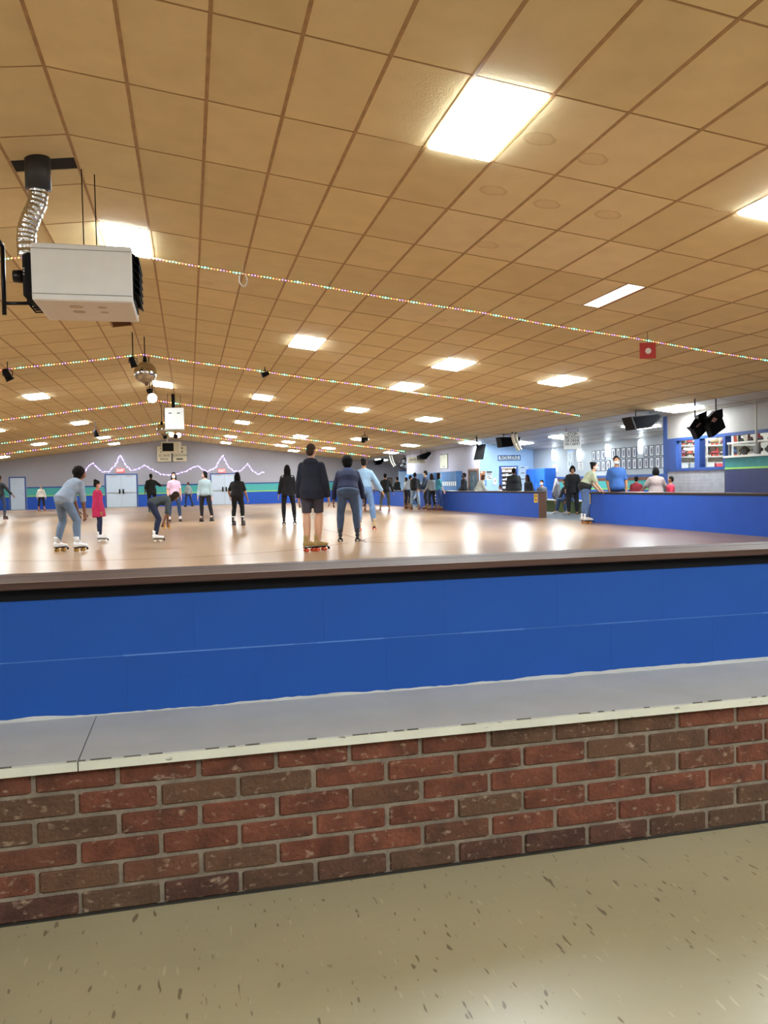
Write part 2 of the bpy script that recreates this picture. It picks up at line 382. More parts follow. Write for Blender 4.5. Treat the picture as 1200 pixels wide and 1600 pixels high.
for r in range(2):
    for k in range(-5, 22):
        x = 1.43 + (BL/2 if r else 0) + k*BL + BL/2 - 0.41
        if -1.6 < x < 5.4: inst('block', blk, (x, 2.592, 0.384+0.1016+r*0.2032), nearwall, (0, 0, 0))
MB().span((-4.2, 2.572, 0.770), (10.3, 2.60, 0.806)).build('black_band', mat('black_band_paint', '#0d0b10', .8, var=.2, spec=.2), nearwall)
rdg = MB(); rr = random.Random(9); x = -1.6
while x < 5.2:
    w = rr.uniform(.05, .3); hh = rr.uniform(.0006, .0024); rdg.span((x, 2.5752, 0.587-hh), (x+w, 2.578, 0.587+hh)); x += w
rdg.build('joint_ridge', mat('worn_joint_blue', '#4a74bd', .5), nearwall)
cap = thing('wall_cap_board', 'dark brown glossy two-board cap along the near blue wall', 'cap board', (0, 2.53, 0.806))
MB().bevbox((3.05, 0.10, 0.0105), (14.5, 0.20, 0.021), 0.003).build('cap_board', M_cap, cap)
MB().bevbox((3.05, 0.2525, 0.0105), (14.5, 0.101, 0.021), 0.002).build('cap_board', M_cap, cap)
MB().span((-4.2, 0.004, 0.021), (10.3, 0.009, 0.0222)).build('worn_edge', mat('worn_wood_edge', '#8a7a70', 0.4), cap)

# ------------------------------------------------------------------ rink rail walls on the right
def rail(y0, y1, label, end):
    t = thing('rail_wall', label, 'half wall', (10.1, y0, 0))
    L = y1-y0
    MB().span((0, 0, 0), (0.22, L, 0.75)).build('rail_panel', M_bluehw, t)
    MB().span((-0.012, 0, 0.735), (0.23, L, 0.765)).build('rail_band', M_blacktrim, t)
    MB().bevbox((0.11, L/2, 0.7775), (0.30, L+0.02, 0.025), 0.004).build('rail_cap', M_capY, t)
    if end == 'brown': MB().span((-0.008, -0.03, 0), (0.228, 0, 0.76)).build('end_board', mat('brown_end_board', '#5a3c2c', 0.5), t)
    else: MB().span((-0.012, L-0.10, 0), (0.23, L+0.02, 0.765)).build('end_board', M_blacktrim, t)
    return t
rail(2.78, 19.35, 'blue half wall with brown cap, in front of the shop windows', 'black')
rail(22.4, 35.3, 'long blue half wall with brown cap in front of the lockers', 'brown')
rail(38.0, 54.45, 'farthest blue half wall with brown end board, beside the far group', 'brown')
def notice(loc, label):
    t = thing('caution_notice', label, 'notice', loc)
    MB().span((-0.004, -0.13, -0.13), (0, 0.13, 0.13)).build('notice_sheet', M_yellow, t)
    for z, w in ((0.085, .18), (0.045, .2), (-0.03, .12), (-0.07, .17)): MB().span((-0.006, -w/2, z-0.011), (-0.004, w/2, z+0.011)).build('print_line', M_ink, t)
notice((10.099, 22.6, 0.585), 'yellow caution notice near the brown end board of the half wall')
notice((10.086, 19.30, 0.60), 'yellow caution notice on the black end of the near right half wall')

# ------------------------------------------------------------------ lobby walls on the right
PX = 14.1     # portrait wall
RY = 31.75    # wall with the ROLLERS sign
struct(MB().span((PX, 18.7, 0), (PX+0.15, RY+0.15, 2.47)).build('wall_portrait', M_lobby))
struct(MB().span((11.72, RY, 0), (PX, RY+0.15, 2.78)).build('wall_rollers', M_skyblue))
struct(MB().span((11.9, RY+0.15, 0), (12.05, 44.0, 2.76)).build('wall_lockers', M_lilac))
for i, (z0, z1, m, t) in enumerate(((1.16, 1.24, M_trimblue, 0.04), (1.05, 1.16, M_wood, 0.025), (0.80, 1.05, M_teal, 0.012), (0.75, 0.80, M_lime, 0.014), (0, 0.75, M_bluehw, 0.012))):
    struct(MB().span((PX-t, 18.8, z0), (PX, 30.2, z1)).build('trim_%d' % (40+i), m))
# shop front x = 12
SX = 12.0
shop = struct(MB().span((SX, BACKY, 0), (SX+0.12, 14.2, 2.75)).span((SX, 14.2, 2.05), (SX+0.12, 18.7, 2.75)).span((SX, 16.37, 0), (SX+0.12, 18.7, 1.28)).build('wall_shop', mat('shop_wall_paint', '#a09a94', 0.6, var=0.03)))
MB().span((SX-.003, 16.375, 0), (SX, 18.66, 1.27)).build('wainscot_panel', mat('wainscot_white', '#949397', .6), shop)
for k in range(1, 8): MB().span((SX-0.005, 16.39, 0.62+k*0.083), (SX, 18.66, 0.626+k*0.083)).build('clapboard_shadow', mat('board_shadow_paint', '#8b888c', .7), shop)  # thin darker strips paint in the shadow lines between boards
struct(MB().span((SX, 18.7, 0), (PX+0.15, 18.8, 2.74)).build('wall_shopside', M_white))
struct(MB().span((SX-0.02, 18.66, 0), (SX+0.12, 18.82, 2.74)).build('trim_50', M_trimblue))
struct(MB().span((14.5, BACKY, 0), (14.6, 18.7, 2.44)).build('wall_shopback', mat('shop_inner_wall', '#d9d2c4', .6)))
# window frame
wf = MB()
for y0, y1, z0, z1 in ((16.37, 18.66, 1.27, 1.34), (14.2, 18.66, 2.03, 2.10), (18.24, 18.66, 1.34, 2.03), (17.27, 17.47, 1.34, 2.03), (16.30, 16.39, 1.27, 2.03)):
    wf.span((SX-0.03, y0, z0), (SX+0.13, y1, z1))
w1 = struct(wf.build('window_1', mat('royal_blue_frame', '#22407f', .45)))
for y0, y1 in ((17.47, 18.24), (16.39, 17.27)): MB().span((SX+0.05, y0, 1.34), (SX+0.056, y1, 2.03)).build('pane', M_glass, w1)
# service counter
t = thing('service_counter', 'teal and navy shop service counter with lime stripe', 'counter', (SX-0.05, 14.2, 0))
for nm, z0, z1, m, d in (('navy_panel', 0, 1.27, mat('navy_panel_paint', '#2b3258', .5), 0), ('lime_stripe', 1.27, 1.31, M_lime, 0.006), ('teal_panel', 1.31, 1.53, mat('deep_teal_panel', '#2f7d7d', .5), 0.0), ('counter_top', 1.53, 1.575, M_frame, 0.05)):
    MB().span((-d, 0, z0), (0.42, 2.09, z1)).build(nm, m, t)
MB().span((0.03, 0.05, 1.84), (0.36, 2.05, 1.88)).build('upper_shelf', M_frame, t)
for y in (0.06, 1.0, 2.0): MB().span((0.05, y, 1.575), (0.09, y+0.04, 1.84)).build('shelf_post', M_steel, t)
MB().span((0.02, 0.1, 1.60), (0.028, 2.0, 1.82)).build('case_glass', M_glass, t)
MB().cone((-0.06, 0.95, 1.58), (-0.06, 0.95, 2.70), 0.022, 0.022, 10).build('white_conduit', M_enamel, t, True)

# ------------------------------------------------------------------ ceiling: gable, tile grid
XR, ZR, SL = -0.9825, EYE+3.2554, 0.1282
AX, BY, Y0 = 0.6046, 1.2352, 5.51
ANG = math.atan(SL)
def cz(x): return ZR - SL*abs(x-XR)
def on_c(px, py, dz=0.0):
    d = _ray(px, py); o = Vector((0, 0, EYE)); 
    for s in (1, -1):
        n = Vector((SL*s, 0, 1)); t = (ZR-dz+SL*s*XR - n.dot(o))/n.dot(d); p = o+d*t
        if s*(p.x-XR) >= 0: return p
    return p
ceil = MB()
for s in (1, -1):
    xe = 16.2 if s > 0 else LEFTX-0.2
    ceil.prism([(XR, BACKY-0.2, ZR+0.12), (xe, BACKY-0.2, cz(xe)+0.12), (xe, BACKY-0.2, cz(xe)+0.3), (XR, BACKY-0.2, ZR+0.3)], (0, FARY-BACKY+0.4, 0))
ceiling = struct(ceil.build('ceiling', mat('roof_deck', '#3a2c1c', .9)))
CELLS_LIGHT = [(5, 0), (5, 8), (5, 16), (5, 24), (5, 32), (5, 37), (10, 0), (10, 8), (10, 11), (10, 16), (10, 27), (10, 31), (10, 34), (14, 8), (14, 16), (14, 25), (14, 32),
    (18, 25), (20, 9), (20, 21), (19, 30), (-6, 16), (-6, 24), (-6, 32), (-6, 37), (-11, 23), (-11, 31), (-16, 36), (0, 4), (0, 16),
    (5, -8), (10, -8), (14, -8), (14, 0), (-6, -8), (-6, 0), (-11, 0), (-6, 8), (-11, 8), (-11, 16), (-16, 8), (-16, 20), (0, -8), (18, 0), (7, -6), (22, 19), (22, 16), (22, 12), (12, 37), (21, 36)]  # mid-right panel behind the viewer and two far panels are added for brightness
LIT = set(CELLS_LIGHT)
OPEN = {(-1, 2)}
DIM = (10, 3)
IMIN, IMAX, JMIN, JMAX = -23, 28, -10, 39
def cell_c(i, j):
    x = XR + (i+0.5)*AX; return Vector((x, Y0+(j+0.5)*BY, cz(x)))
def proj(p):
    q = p-Vector((0, 0, EYE)); d = q.dot(FW)
    if d < 0.2: return None
    return 600+FPX*q.dot(RX)/d, 800-FPX*q.dot(UP)/d
def area(i, j):
    P = []
    for a, b in ((0, 0), (1, 0), (1, 1), (0, 1)):
        x = XR+(i+a)*AX; r = proj(Vector((x, Y0+(j+b)*BY, cz(x))))
        if r is None: return 0
        P.append((min(max(r[0], 0), 1200), min(max(r[1], 0), 1600)))
    return abs(sum(P[k][0]*P[(k+1) % 4][1]-P[(k+1) % 4][0]*P[k][1] for k in range(4)))/2
cells = [(area(i, j), i, j) for i in range(IMIN, IMAX) for j in range(JMIN, JMAX+1) if (i, j) not in LIT and (i, j) not in OPEN and (i, j) != DIM]
cells.sort(reverse=True)
def tile_mb(): return MB().bevbox((0, 0, 0.0075), (0.6096-0.012, BY-0.010, 0.015), 0.004)
tile_me = {}
for k, m in (('a', M_tile), ('p', M_tile_pale), ('s', M_tile_stain), ('g', M_tile_grey)):
    tile_me[k] = tile_mb().mesh('ceiling_tile'); tile_me[k].materials.append(m)
PALE = {(6, 0), (7, 0), (6, 1), (7, 1), (6, 2), (7, 2), (8, 2), (8, 1), (7, 5), (8, 5), (9, 2), (11, 3), (7, 9), (6, 9), (-2, 16), (-3, 17), (5, 9), (6, 8), (10, 9), (7, 10)}
STAIN = {(6, 0), (7, 0), (6, 1), (7, 1), (7, 2), (8, 5), (2, 5), (8, 1)}
def tile_rot(i): return (0, ANG if i >= 0 else -ANG, 0)
for a, i, j in cells[:300]:
    k = 'g' if i >= 20 else 's' if (i, j) in STAIN else 'p' if (i, j) in PALE else 'a'
    c = cell_c(i, j); inst('ceiling_tile', tile_me[k], c+Vector((0, 0, 0.002)), ceiling, tile_rot(i))
fieldb = MB(); fieldp = MB(); fieldg = MB()
for a, i, j in cells[300:]:
    c = cell_c(i, j)+Vector((0, 0, 0.0095)); R_ = Matrix.Rotation(ANG if i >= 0 else -ANG, 3, 'Y')
    (fieldg if i >= 20 else fieldp if ((i, j) in PALE or random.random() < .06) else fieldb).box(c, (0.6096-0.012, BY-0.010, 0.015), R_)
tag(fieldg.build('ceiling_tile_field', M_tile_grey, ceiling), kind='stuff'); tag(fieldb.build('ceiling_tile_field', M_tile, ceiling), kind='stuff'); tag(fieldp.build('ceiling_tile_field', M_tile_pale, ceiling), kind='stuff')
# runners along the hall and cross tees
yA, yB = Y0+JMIN*BY, FARY
run = MB().box((0, 0, 0.001), (0.029, yB-yA, 0.006)).mesh('grid_runner'); run.materials.append(M_tbar)
for i in range(IMIN, IMAX+1):
    x = XR+i*AX; inst('grid_runner', run, (x, (yA+yB)/2, cz(x)), ceiling, (0, ANG if i > 0 else -ANG if i < 0 else 0, 0))
for s in (1, -1):
    Ls = (IMAX if s > 0 else -IMIN)*AX/math.cos(ANG)
    tee = MB().box((s*Ls/2, 0, 0.0015), (Ls, 0.013, 0.005)).mesh('cross_tee'); tee.materials.append(M_tbar)
    for j in range(JMIN, JMAX+1): inst('cross_tee', tee, (XR, Y0+j*BY, ZR), ceiling, (0, s*ANG, 0))
# black vent opening in the ceiling for the heater flue
c = cell_c(-1, 2)
MB().box(c+Vector((0, 0, 0.06)), (0.59, 1.21, 0.10), Matrix.Rotation(-ANG, 3, 'Y')).build('flue_opening', mat('dark_opening', '#0b0a0a', .9), ceiling)
filler = MB().bevbox((0, 0, 0.0075), (0.598, 0.52, 0.015), 0.004).mesh('ceiling_tile'); filler.materials.append(M_tile)
inst('ceiling_tile', filler, (c.x, Y0+2*BY+0.27, c.z), ceiling, (0, -ANG, 0))
filler2 = MB().bevbox((0, 0, 0.0075), (0.598, 0.40, 0.015), 0.004).mesh('ceiling_tile'); filler2.materials.append(M_tile)
inst('ceiling_tile', filler2, (c.x, Y0+3*BY-0.21, c.z), ceiling, (0, -ANG, 0))
p = on_c(190, 505); t = thing('ceiling_vent', 'small brown ceiling vent left of the ridge before the mirror ball', 'vent', p); t.rotation_euler = (0, -ANG, 0)
MB().span((-.2, -.28, -.012), (.2, -.25, .004)).span((-.2, .25, -.012), (.2, .28, .004)).span((-.2, -.25, -.012), (-.17, .25, .004)).span((.17, -.25, -.012), (.2, .25, .004)).build('vent_frame', M_tbar, t)
for k in range(7): MB().box((0, -.21+k*.07, -.004), (.34, .05, .004), Matrix.Rotation(.5, 3, 'X')).build('vent_slat', mat('brown_vent', '#7d5532', .6), t)
# ------------------------------------------------------------------ ceiling light panels
lf_me = MB()
for sx_, sy_, dx, dy in ((-1, 0, 0.012, 1.205), (1, 0, 0.012, 1.205), (0, -1, 0.59, 0.012), (0, 1, 0.59, 0.012)):
    lf_me.box((sx_*0.289, sy_*0.5965, 0.004), (dx, dy, 0.012))
lf_me = lf_me.mesh('panel_frame'); lf_me.materials.append(M_frame)
ld_me = MB().bevbox((0, 0, -0.004), (0.562, 1.177, 0.036), 0.008).mesh('diffuser'); ld_me.materials.append(M_panel)
ORD = ['nearest', 'second', 'third', 'fourth', 'fifth', 'sixth', 'seventh', 'eighth', 'ninth', 'tenth']
COLN = {2: 'near right of the ridge', -3: 'near left of the ridge', 7: 'added mid right', 0: 'just right of the ridge', 5: 'first line right of the ridge', 10: 'second line right of the ridge', 14: 'third line right of the ridge', 18: 'line above the right half wall',
        19: 'line at the far rail end', 20: 'outermost right line by the lobby', 21: 'added in far lobby corner', 22: 'line over the lobby', 12: 'added by end wall right of ridge', -6: 'first line left of the ridge', -11: 'second line left of the ridge', -16: 'outermost left line'}
bycol = {}
for i, j in sorted(CELLS_LIGHT, key=lambda q: q[1]): bycol.setdefault(i, []).append(j)
for i, js in bycol.items():
    vis = [j for j in js if j >= 0]
    for j in js:
        c = cell_c(i, j)
        if j >= 0: lab = 'lit white ceiling panel, %s one from the viewer, %s' % (ORD[vis.index(j)], COLN[i])
        else: lab = 'lit ceiling panel behind the viewer, %s, %s one from rink' % (COLN[i], ORD[sorted([q for q in js if q < 0], reverse=True).index(j)])
        t = thing('ceiling_light', lab, 'ceiling light', c, 0, 'lit ceiling light panels'); t.rotation_euler = tile_rot(i)
        inst('panel_frame', lf_me, (0, 0, 0), t); inst('diffuser', ld_me, (0, 0, 0), t)
# the narrow, barely lit strip
c = cell_c(*DIM)
t = thing('strip_light', 'narrow dim strip light between two ceiling tiles', 'ceiling light', c); t.rotation_euler = tile_rot(10)
MB().bevbox((0.16, 0, 0.006), (0.24, 1.19, 0.012), 0.003).build('diffuser', M_dim, t)
MB().span((0.034, -0.6, -0.002), (0.040, 0.6, 0.012)).span((0.28, -0.6, -0.002), (0.286, 0.6, 0.012)).build('panel_frame', M_tbar, t)
f3 = MB().bevbox((0, 0, 0.0075), (0.325, BY-0.01, 0.015), 0.004).mesh('ceiling_tile'); f3.materials.append(M_tile_pale)
inst('ceiling_tile', f3, c+Vector((-0.136, 0, 0.0175)), ceiling, tile_rot(10))

# ================================================================== THINGS
# ------------------------------------------------------------------ near unit heater under the ridge
hx0, hx1, hy, hz0, hz1, hd = -1.372, -0.468, 8.2, 2.885, 3.42, 0.95
t = thing('unit_heater', 'large white boxy gas heater with silver flue hanging by the ridge', 'heater', (hx0, hy, hz0))
W, Hh = hx1-hx0, hz1-hz0
MB().bevbox((W/2, hd/2, Hh/2), (W, hd, Hh), 0.012).build('heater_housing', M_enamel, t)
MB().span((0.0, -0.006, Hh-0.055), (W, 0, Hh-0.05)).span((0, -0.006, 0.06), (W, 0, 0.065)).build('panel_seam', mat('seam_shadow', '#8b8880', .6), t)
for k in range(6):
    z = Hh*0.12+k*Hh*0.135
    MB().box((W+0.035, hd*0.4, z+0.03), (0.075, hd*0.72, 0.008), Matrix.Rotation(0.7, 3, 'Y')).build('louver', M_black, t)
MB().span((W, 0.06, 0.04), (W+0.012, hd*0.8, Hh-0.05)).build('louver_frame', M_black, t)
MB().bevbox((-0.05, 0.42, Hh*0.50), (0.11, 0.55, 0.44), 0.03).build('burner_box', M_black, t)
MB().cone((-0.11, 0.36, Hh*0.56), (-0.22, 0.36, Hh*0.56), 0.065, 0.06, 14).build('blower_motor', M_blackm, t, True)
for dz in (0.0, 0.03, 0.055): MB().ball((-0.085, 0.13, Hh*0.5+dz), 0.009).build('indicator_stud', M_steel, t, True)
for k in range(3): MB().tube([(-0.06, 0.2+.1*k, 0.10), (-0.075, 0.2+.1*k, 0.02), (-0.04, 0.22+.1*k, -0.03), (0.02, 0.25+.1*k, -0.02)], 0.008, 6).build('loose_wire', M_black, t, True)
for x, y in ((0.42, 0.50), (0.53, 0.62)): MB().cone((x, y, Hh), (x, y, ZR-hz0-0.04), 0.006, 0.006, 6).build('hanger_rod', M_blackm, t)
def L(px, py, Y): p = on_y(px, py, Y); return (p.x-hx0, p.y-hy, p.z-hz0)
a, b = L(58, 240, 8.5), L(60, 296, 8.5)
MB().cone((a[0], a[1], a[2]), b, 0.118, 0.118, 20).build('flue_collar', mat('dark_flue_paint', '#3a3a3d', .5, metal=.4), t, True)
pts = [L(x, y, 8.52) for x, y in ((60, 290), (60, 305), (57, 322), (48, 340), (42, 358), (41, 375), (43, 400))]
fl = []
for i in range(len(pts)-1):
    for k in range(5): fl.append(tuple(pts[i][q]+(pts[i+1][q]-pts[i][q])*k/5 for q in range(3)))
fl.append(pts[-1])
MB().tube(fl, [0.090+(0.002 if i % 2 else -0.002) for i in range(len(fl))], 18).build('flexible_flue', M_alu, t, False)
gp = [L(4, 385, 8.9), L(7, 492, 8.9)]
MB().cone(gp[0], gp[1], 0.022, 0.022, 10).build('gas_pipe', M_blackm, t, True)
MB().cone(L(6, 474, 8.9), L(56, 474, 8.9), 0.018, 0.018, 10).build('gas_pipe', M_blackm, t, True)
MB().tube([gp[0], L(-3, 375, 8.9), L(-20, 372, 8.9)], 0.022, 8).build('gas_pipe', M_blackm, t, True)
MB().cone(L(56, 476, 8.9), L(68, 490, 9.0), 0.006, 0.004, 6).build('drain_tip', M_black, t)
for x, y, w in ((0.36, 0.25, .13), (0.36, 0.48, .12), (0.60, 0.25, .09), (0.60, 0.48, .08)):
    MB().lathe([(w*.5, -0.003), (w*.5, 0.0)], 14, c=(x, y, -0.0005)).build('underside_stain', mat('heat_stain', '#b3a48e', .7), t)

# ------------------------------------------------------------------ far unit heater
p0, p1 = on_y(258, 671, 28), on_y(287, 637, 28)
t = thing('unit_heater', 'small white box heater hanging at the ridge farther down the rink', 'heater', (p0.x, 28, p0.z))
W, Hh = p1.x-p0.x, p1.z-p0.z
MB().bevbox((W/2, 0.35, Hh/2), (W, 0.7, Hh), 0.012).build('heater_housing', mat('bright_enamel', '#c4c4c2', .4, var=.02), t)
for x in (W*.28, W*.72): MB().span((x-.05, -0.008, Hh*.73), (x+.05, 0, Hh*.77)).build('vent_slot', M_black, t)
MB().cone((W*.45, 0.3, Hh), (W*.45, 0.3, ZR-p0.z-0.02), 0.055, 0.055, 12).build('flue_pipe', M_black, t, True)
for x in (.1, W-.1): MB().cone((x, 0.35, Hh), (x, 0.35, ZR-p0.z-0.05), 0.008, 0.008, 6).build('hanger_rod', M_blackm, t)

# ------------------------------------------------------------------ mirror balls
def mirror_ball(px, py, Y, r, label):
    p = on_y(px, py, Y); t = thing('mirror_ball', label, 'mirror ball', p)
    MB().ball((0, 0, 0), r, 30, 20).build('mirror_sphere', mat('mirror_facets', '#b4afa6', 0.08, metal=1.0, var=.25, scale=30, bump=.05, bscale=25), t, False)
    MB().cone((0, 0, r*.97), (0, 0, r+0.10), 0.05, 0.03, 12).build('motor_cup', M_black, t, True)
    MB().cone((0, 0, r+0.09), (0, 0, cz(p.x)-p.z), 0.012, 0.012, 6).build('hanging_rod', M_blackm, t)
    MB().cone((0.02, -0.02, -r*.95), (0.02, -0.02, -r-0.05), 0.06, 0.02, 10).build('bottom_finial', M_wood, t, True)
mirror_ball(227, 582, 18.0, 0.235, 'mirrored disco ball hanging under the ridge, the larger nearer one')
mirror_ball(253, 671, 31.0, 0.19, 'mirrored disco ball beside the far white heater')

# ------------------------------------------------------------------ small spotlights
def spotlight(p, aim, label, s=1.0, stem=True):
    t = thing('spotlight', label, 'spotlight', p); a = Vector(aim).normalized()
    if stem: MB().cone((0, 0, 0), (0, 0, max(0.05, cz(p[0])-p[2])), 0.012, 0.012, 6).build('stem', M_blackm, t)
    d = a*0.16*s
    MB().capsule(-d*.6, d*.6, 0.07*s, 0.085*s, 14, True, False).build('lamp_can', M_black, t, True)
    MB().cone(d*.58, d*.72, 0.095*s, 0.098*s, 14).build('lens_rim', M_blackm, t, True)
    MB().tube([(-.1*s, 0, 0), (-.1*s, 0, .11*s), (0, 0, .15*s), (.1*s, 0, .11*s), (.1*s, 0, 0)], 0.012*s, 6).build('yoke', M_blackm, t)
    return t
spotlight(on_y(208, 567, 17.6), (.3, .2, -1), 'small black pin spot hanging left of the big mirror ball', .8)
spotlight(on_y(234, 611, 20.5), (0, -1, -.1), 'round black pin spot hanging below the big mirror ball', .7)
spotlight(on_y(12, 587, 19.5), (.5, .2, -1), 'black spotlight under the second light string at the left', 1.0)
spotlight(on_y(150, 678, 36.0), (.3, .2, -1), 'tiny black spotlight left of the ridge over the far rink', 1.1)
spotlight(on_y(414, 585, 19.8), (-.8, -.1, -.3), 'black spotlight bracket clamped at the second light string right of ridge', .7)
spotlight(on_y(258, 683, 33.0), (0, -1, -.1), 'round black pin spot below the far mirror ball', .8)
spotlight(on_y(570, 687, 33.0), (-1, -1, -.3), 'black spotlight in front of a far lit panel on the right', 1.2)
spotlight(on_y(274, 681, 33.5), (.2, -1, -.3), 'black spotlight hanging just under the far white heater', .9)
def glow_lamp(px, py, Y, r, label):
    p = on_y(px, py, Y); t = thing('globe_lamp', label, 'lamp', p)
    MB().ball((0, 0, 0), r, 14, 10).build('globe', glow('globe_glow', (1, .95, .95, 1), 6), t, True)
    MB().cone((0, 0, r*.9), (0, 0, cz(p.x)-p.z), 0.012, 0.012, 6).build('stem', M_blackm, t)
glow_lamp(238, 622, 23.5, 0.13, 'glowing white globe lamp below the mirror ball at the ridge')
glow_lamp(268, 679, 34.0, 0.10, 'glowing globe lamp left of pair under the far heater')
glow_lamp(279, 680, 34.0, 0.10, 'glowing globe lamp right of pair under the far heater')

# ------------------------------------------------------------------ coloured light strings across the ceiling
BULB = {'teal': glow('bulb_teal', (.16, .95, .66, 1), 6.0), 'yellow': glow('bulb_yellow', (1, .66, .14, 1), 5.0), 'red': glow('bulb_red', (1, .18, .16, 1), 4.5), 'violet': glow('bulb_violet', (.45, .22, 1, 1), 5.0)}
PAT = ['teal', 'teal', 'teal', 'yellow', 'red', 'yellow', 'violet', 'violet', 'red', 'yellow']
def light_string(Y, xl, xr, r, label, step, drop=0.10):
    t = thing('light_string', label, 'string lights', (XR, Y, ZR-drop))
    pts = []
    for x in (xl, XR, xr): pts.append(Vector((x-XR, 0, cz(x)-ZR)))
    def at_(x): 
        f = (x-XR); sag = 0.012*math.sin((f % 2.6)/2.6*pi); return Vector((f, 0, cz(x)-ZR-sag+0.03))
    N = 60; MB().tube([at_(xl+(xr-xl)*k/N) for k in range(N+1)], 0.006, 5).build('cord', mat('clear_cord', '#b9a27c', .5), t)
    sets = {k: MB() for k in BULB}; x = xl; k = 0; rr = random.Random(int(Y*10))
    while x < xr:
        c = PAT[k % len(PAT)]; q = at_(x)
        big = 1.5 if (c == 'teal' and k % len(PAT) == 1 and (k//len(PAT)) % 3) else 1.0
        sets[c].octa(q+Vector((0, rr.uniform(-.004, .004), -0.008)), r*big)
        k += 1; x += step
    for c, b in sets.items(): tag(b.build('%s_bulbs' % c, BULB[c], t), kind='stuff')
light_string(11.4, -11.5, 10.4, 0.011, 'multicolour light string nearest the viewer, across the ceiling', 0.042)
light_string(20.0, -11.5, 10.25, 0.016, 'second nearest multicolour light string, at the big mirror ball', 0.06)
light_string(30.4, -11.5, 10.9, 0.022, 'third multicolour light string, just behind the far heater', 0.085)
light_string(40.1, -11.5, 10.8, 0.026, 'fourth multicolour light string across the far ceiling', 0.11)
light_string(47.2, -11.5, 10.6, 0.030, 'farthest multicolour light string before the end wall', 0.13)

# draped violet-white string on the far wall
way = [(131, 740), (137, 730), (145, 723), (152, 731), (160, 737), (170, 737), (180, 727), (188, 711), (196, 727), (205, 735), (215, 733), (225, 727), (240, 735), (252, 741), (262, 742), (278, 740), (290, 737), (300, 731), (309, 728), (318, 734), (325, 737), (336, 731), (348, 712), (356, 728), (366, 737), (378, 735), (383, 729), (387, 725), (394, 735), (402, 741), (414, 737)]
t = thing('light_garland', 'violet and white light garland draped in peaks on the end wall', 'string lights', (0, FARY-0.06, 2.3))
wp = [on_y(x, y, FARY-0.06)-Vector((0, FARY-0.06, 2.3)) for x, y in way]
MB().tube(wp, 0.012, 5).build('cord', mat('white_cord', '#c8c4d4', .5), t)
gs = [MB(), MB(), MB()]; k = 0
for a, b in zip(wp, wp[1:]):
    nseg = max(2, int((b-a).length/0.085))
    for i in range(nseg): gs[k % 3].octa(a+(b-a)*(i/nseg)+Vector((random.uniform(-.03, .03), 0, random.uniform(-.03, .03))), 0.044); k += 1
for b, m, nm in zip(gs, (glow('bulb_cool_white', (.75, .78, 1, 1), 2.6), glow('bulb_lilac', (.45, .30, 1, 1), 2.4), glow('bulb_pinkish', (.75, .5, 1, 1), 2.2)), ('white_bulbs', 'blue_bulbs', 'pink_bulbs')): tag(b.build(nm, m, t), kind='stuff')

# ------------------------------------------------------------------ exit signs
for x0, x1, z0, z1, lab in ((-4.45, -3.95, 2.215, 2.48, 'red lit exit sign over the left double doors'), (1.91, 2.38, 2.09, 2.34, 'red lit exit sign over the right double doors')):
    t = thing('exit_sign', lab, 'exit sign', ((x0+x1)/2, FARY-0.06, (z0+z1)/2))
    MB().bevbox((0, 0, 0), (x1-x0, 0.08, z1-z0), 0.01).build('sign_box', glow('exit_red', (.9, .12, .12, 1), 0.75), t)
    lettering(t, 'EXIT', 0.2, (0, -0.045, 0), FACE_CAM, glow('exit_letters', (1, .75, .72, 1), 1.0))

# ------------------------------------------------------------------ skate call boards and hanging monitor at the far end
t = thing('call_board', 'cream skate call board with black wording high on the end wall', 'sign', (-0.99, FARY-0.1, 2.87))
for x0, x1, rows in ((-0.925, -0.05, ('', '', 'ALL SKATE', 'SPECIAL')), (0.05, 0.925, ('', '', 'SLOW DOWN', ''))):
    bd = MB().bevbox(((x0+x1)/2, 0, 0.5), (x1-x0, 0.08, 1.0), 0.02).build('board_panel', M_cream, t)
    for k, s in enumerate(rows):
        if not s: MB().span(((x0+x1)/2-.22, -0.046, 0.82-k*0.235), ((x0+x1)/2+.2, -0.04, 0.9-k*0.235)).build('print_line', M_ink, bd); continue
        lettering(bd, s, 0.17, ((x0+x1)/2, -0.045, 0.86-k*0.235), FACE_CAM, M_ink, sx=0.86)
    for k in range(3): MB().span((x0+.03, -0.046, 0.735-k*0.235), (x1-.03, -0.04, 0.75-k*0.235)).build('divider', mat('board_line', '#a79d84', .6), bd)
p0, p1 = on_y(252, 708, 50), on_y(283, 690, 50)
t = thing('hanging_monitor', 'black monitor in a cream frame hanging before the call board', 'monitor', (p0.x, 50, p0.z))
W, Hh = p1.x-p0.x, p1.z-p0.z
MB().bevbox((W/2, 0.1, Hh/2), (W, 0.16, Hh), 0.015).build('monitor_frame', M_cream, t)
MB().span((0.07, -0.0, Hh*.16), (W*.62, 0.03, Hh*.88)).build('screen', M_black, t)
MB().span((W*.92-.02, -0.03, Hh*.05), (W*.92+.03, 0.02, Hh*.98)).build('white_tube', M_paper, t)
MB().cone((W*.3, 0.1, Hh), (W*.3, 0.1, ZR-p0.z-.05), 0.03, 0.03, 8).build('mount_pole', M_steel, t)

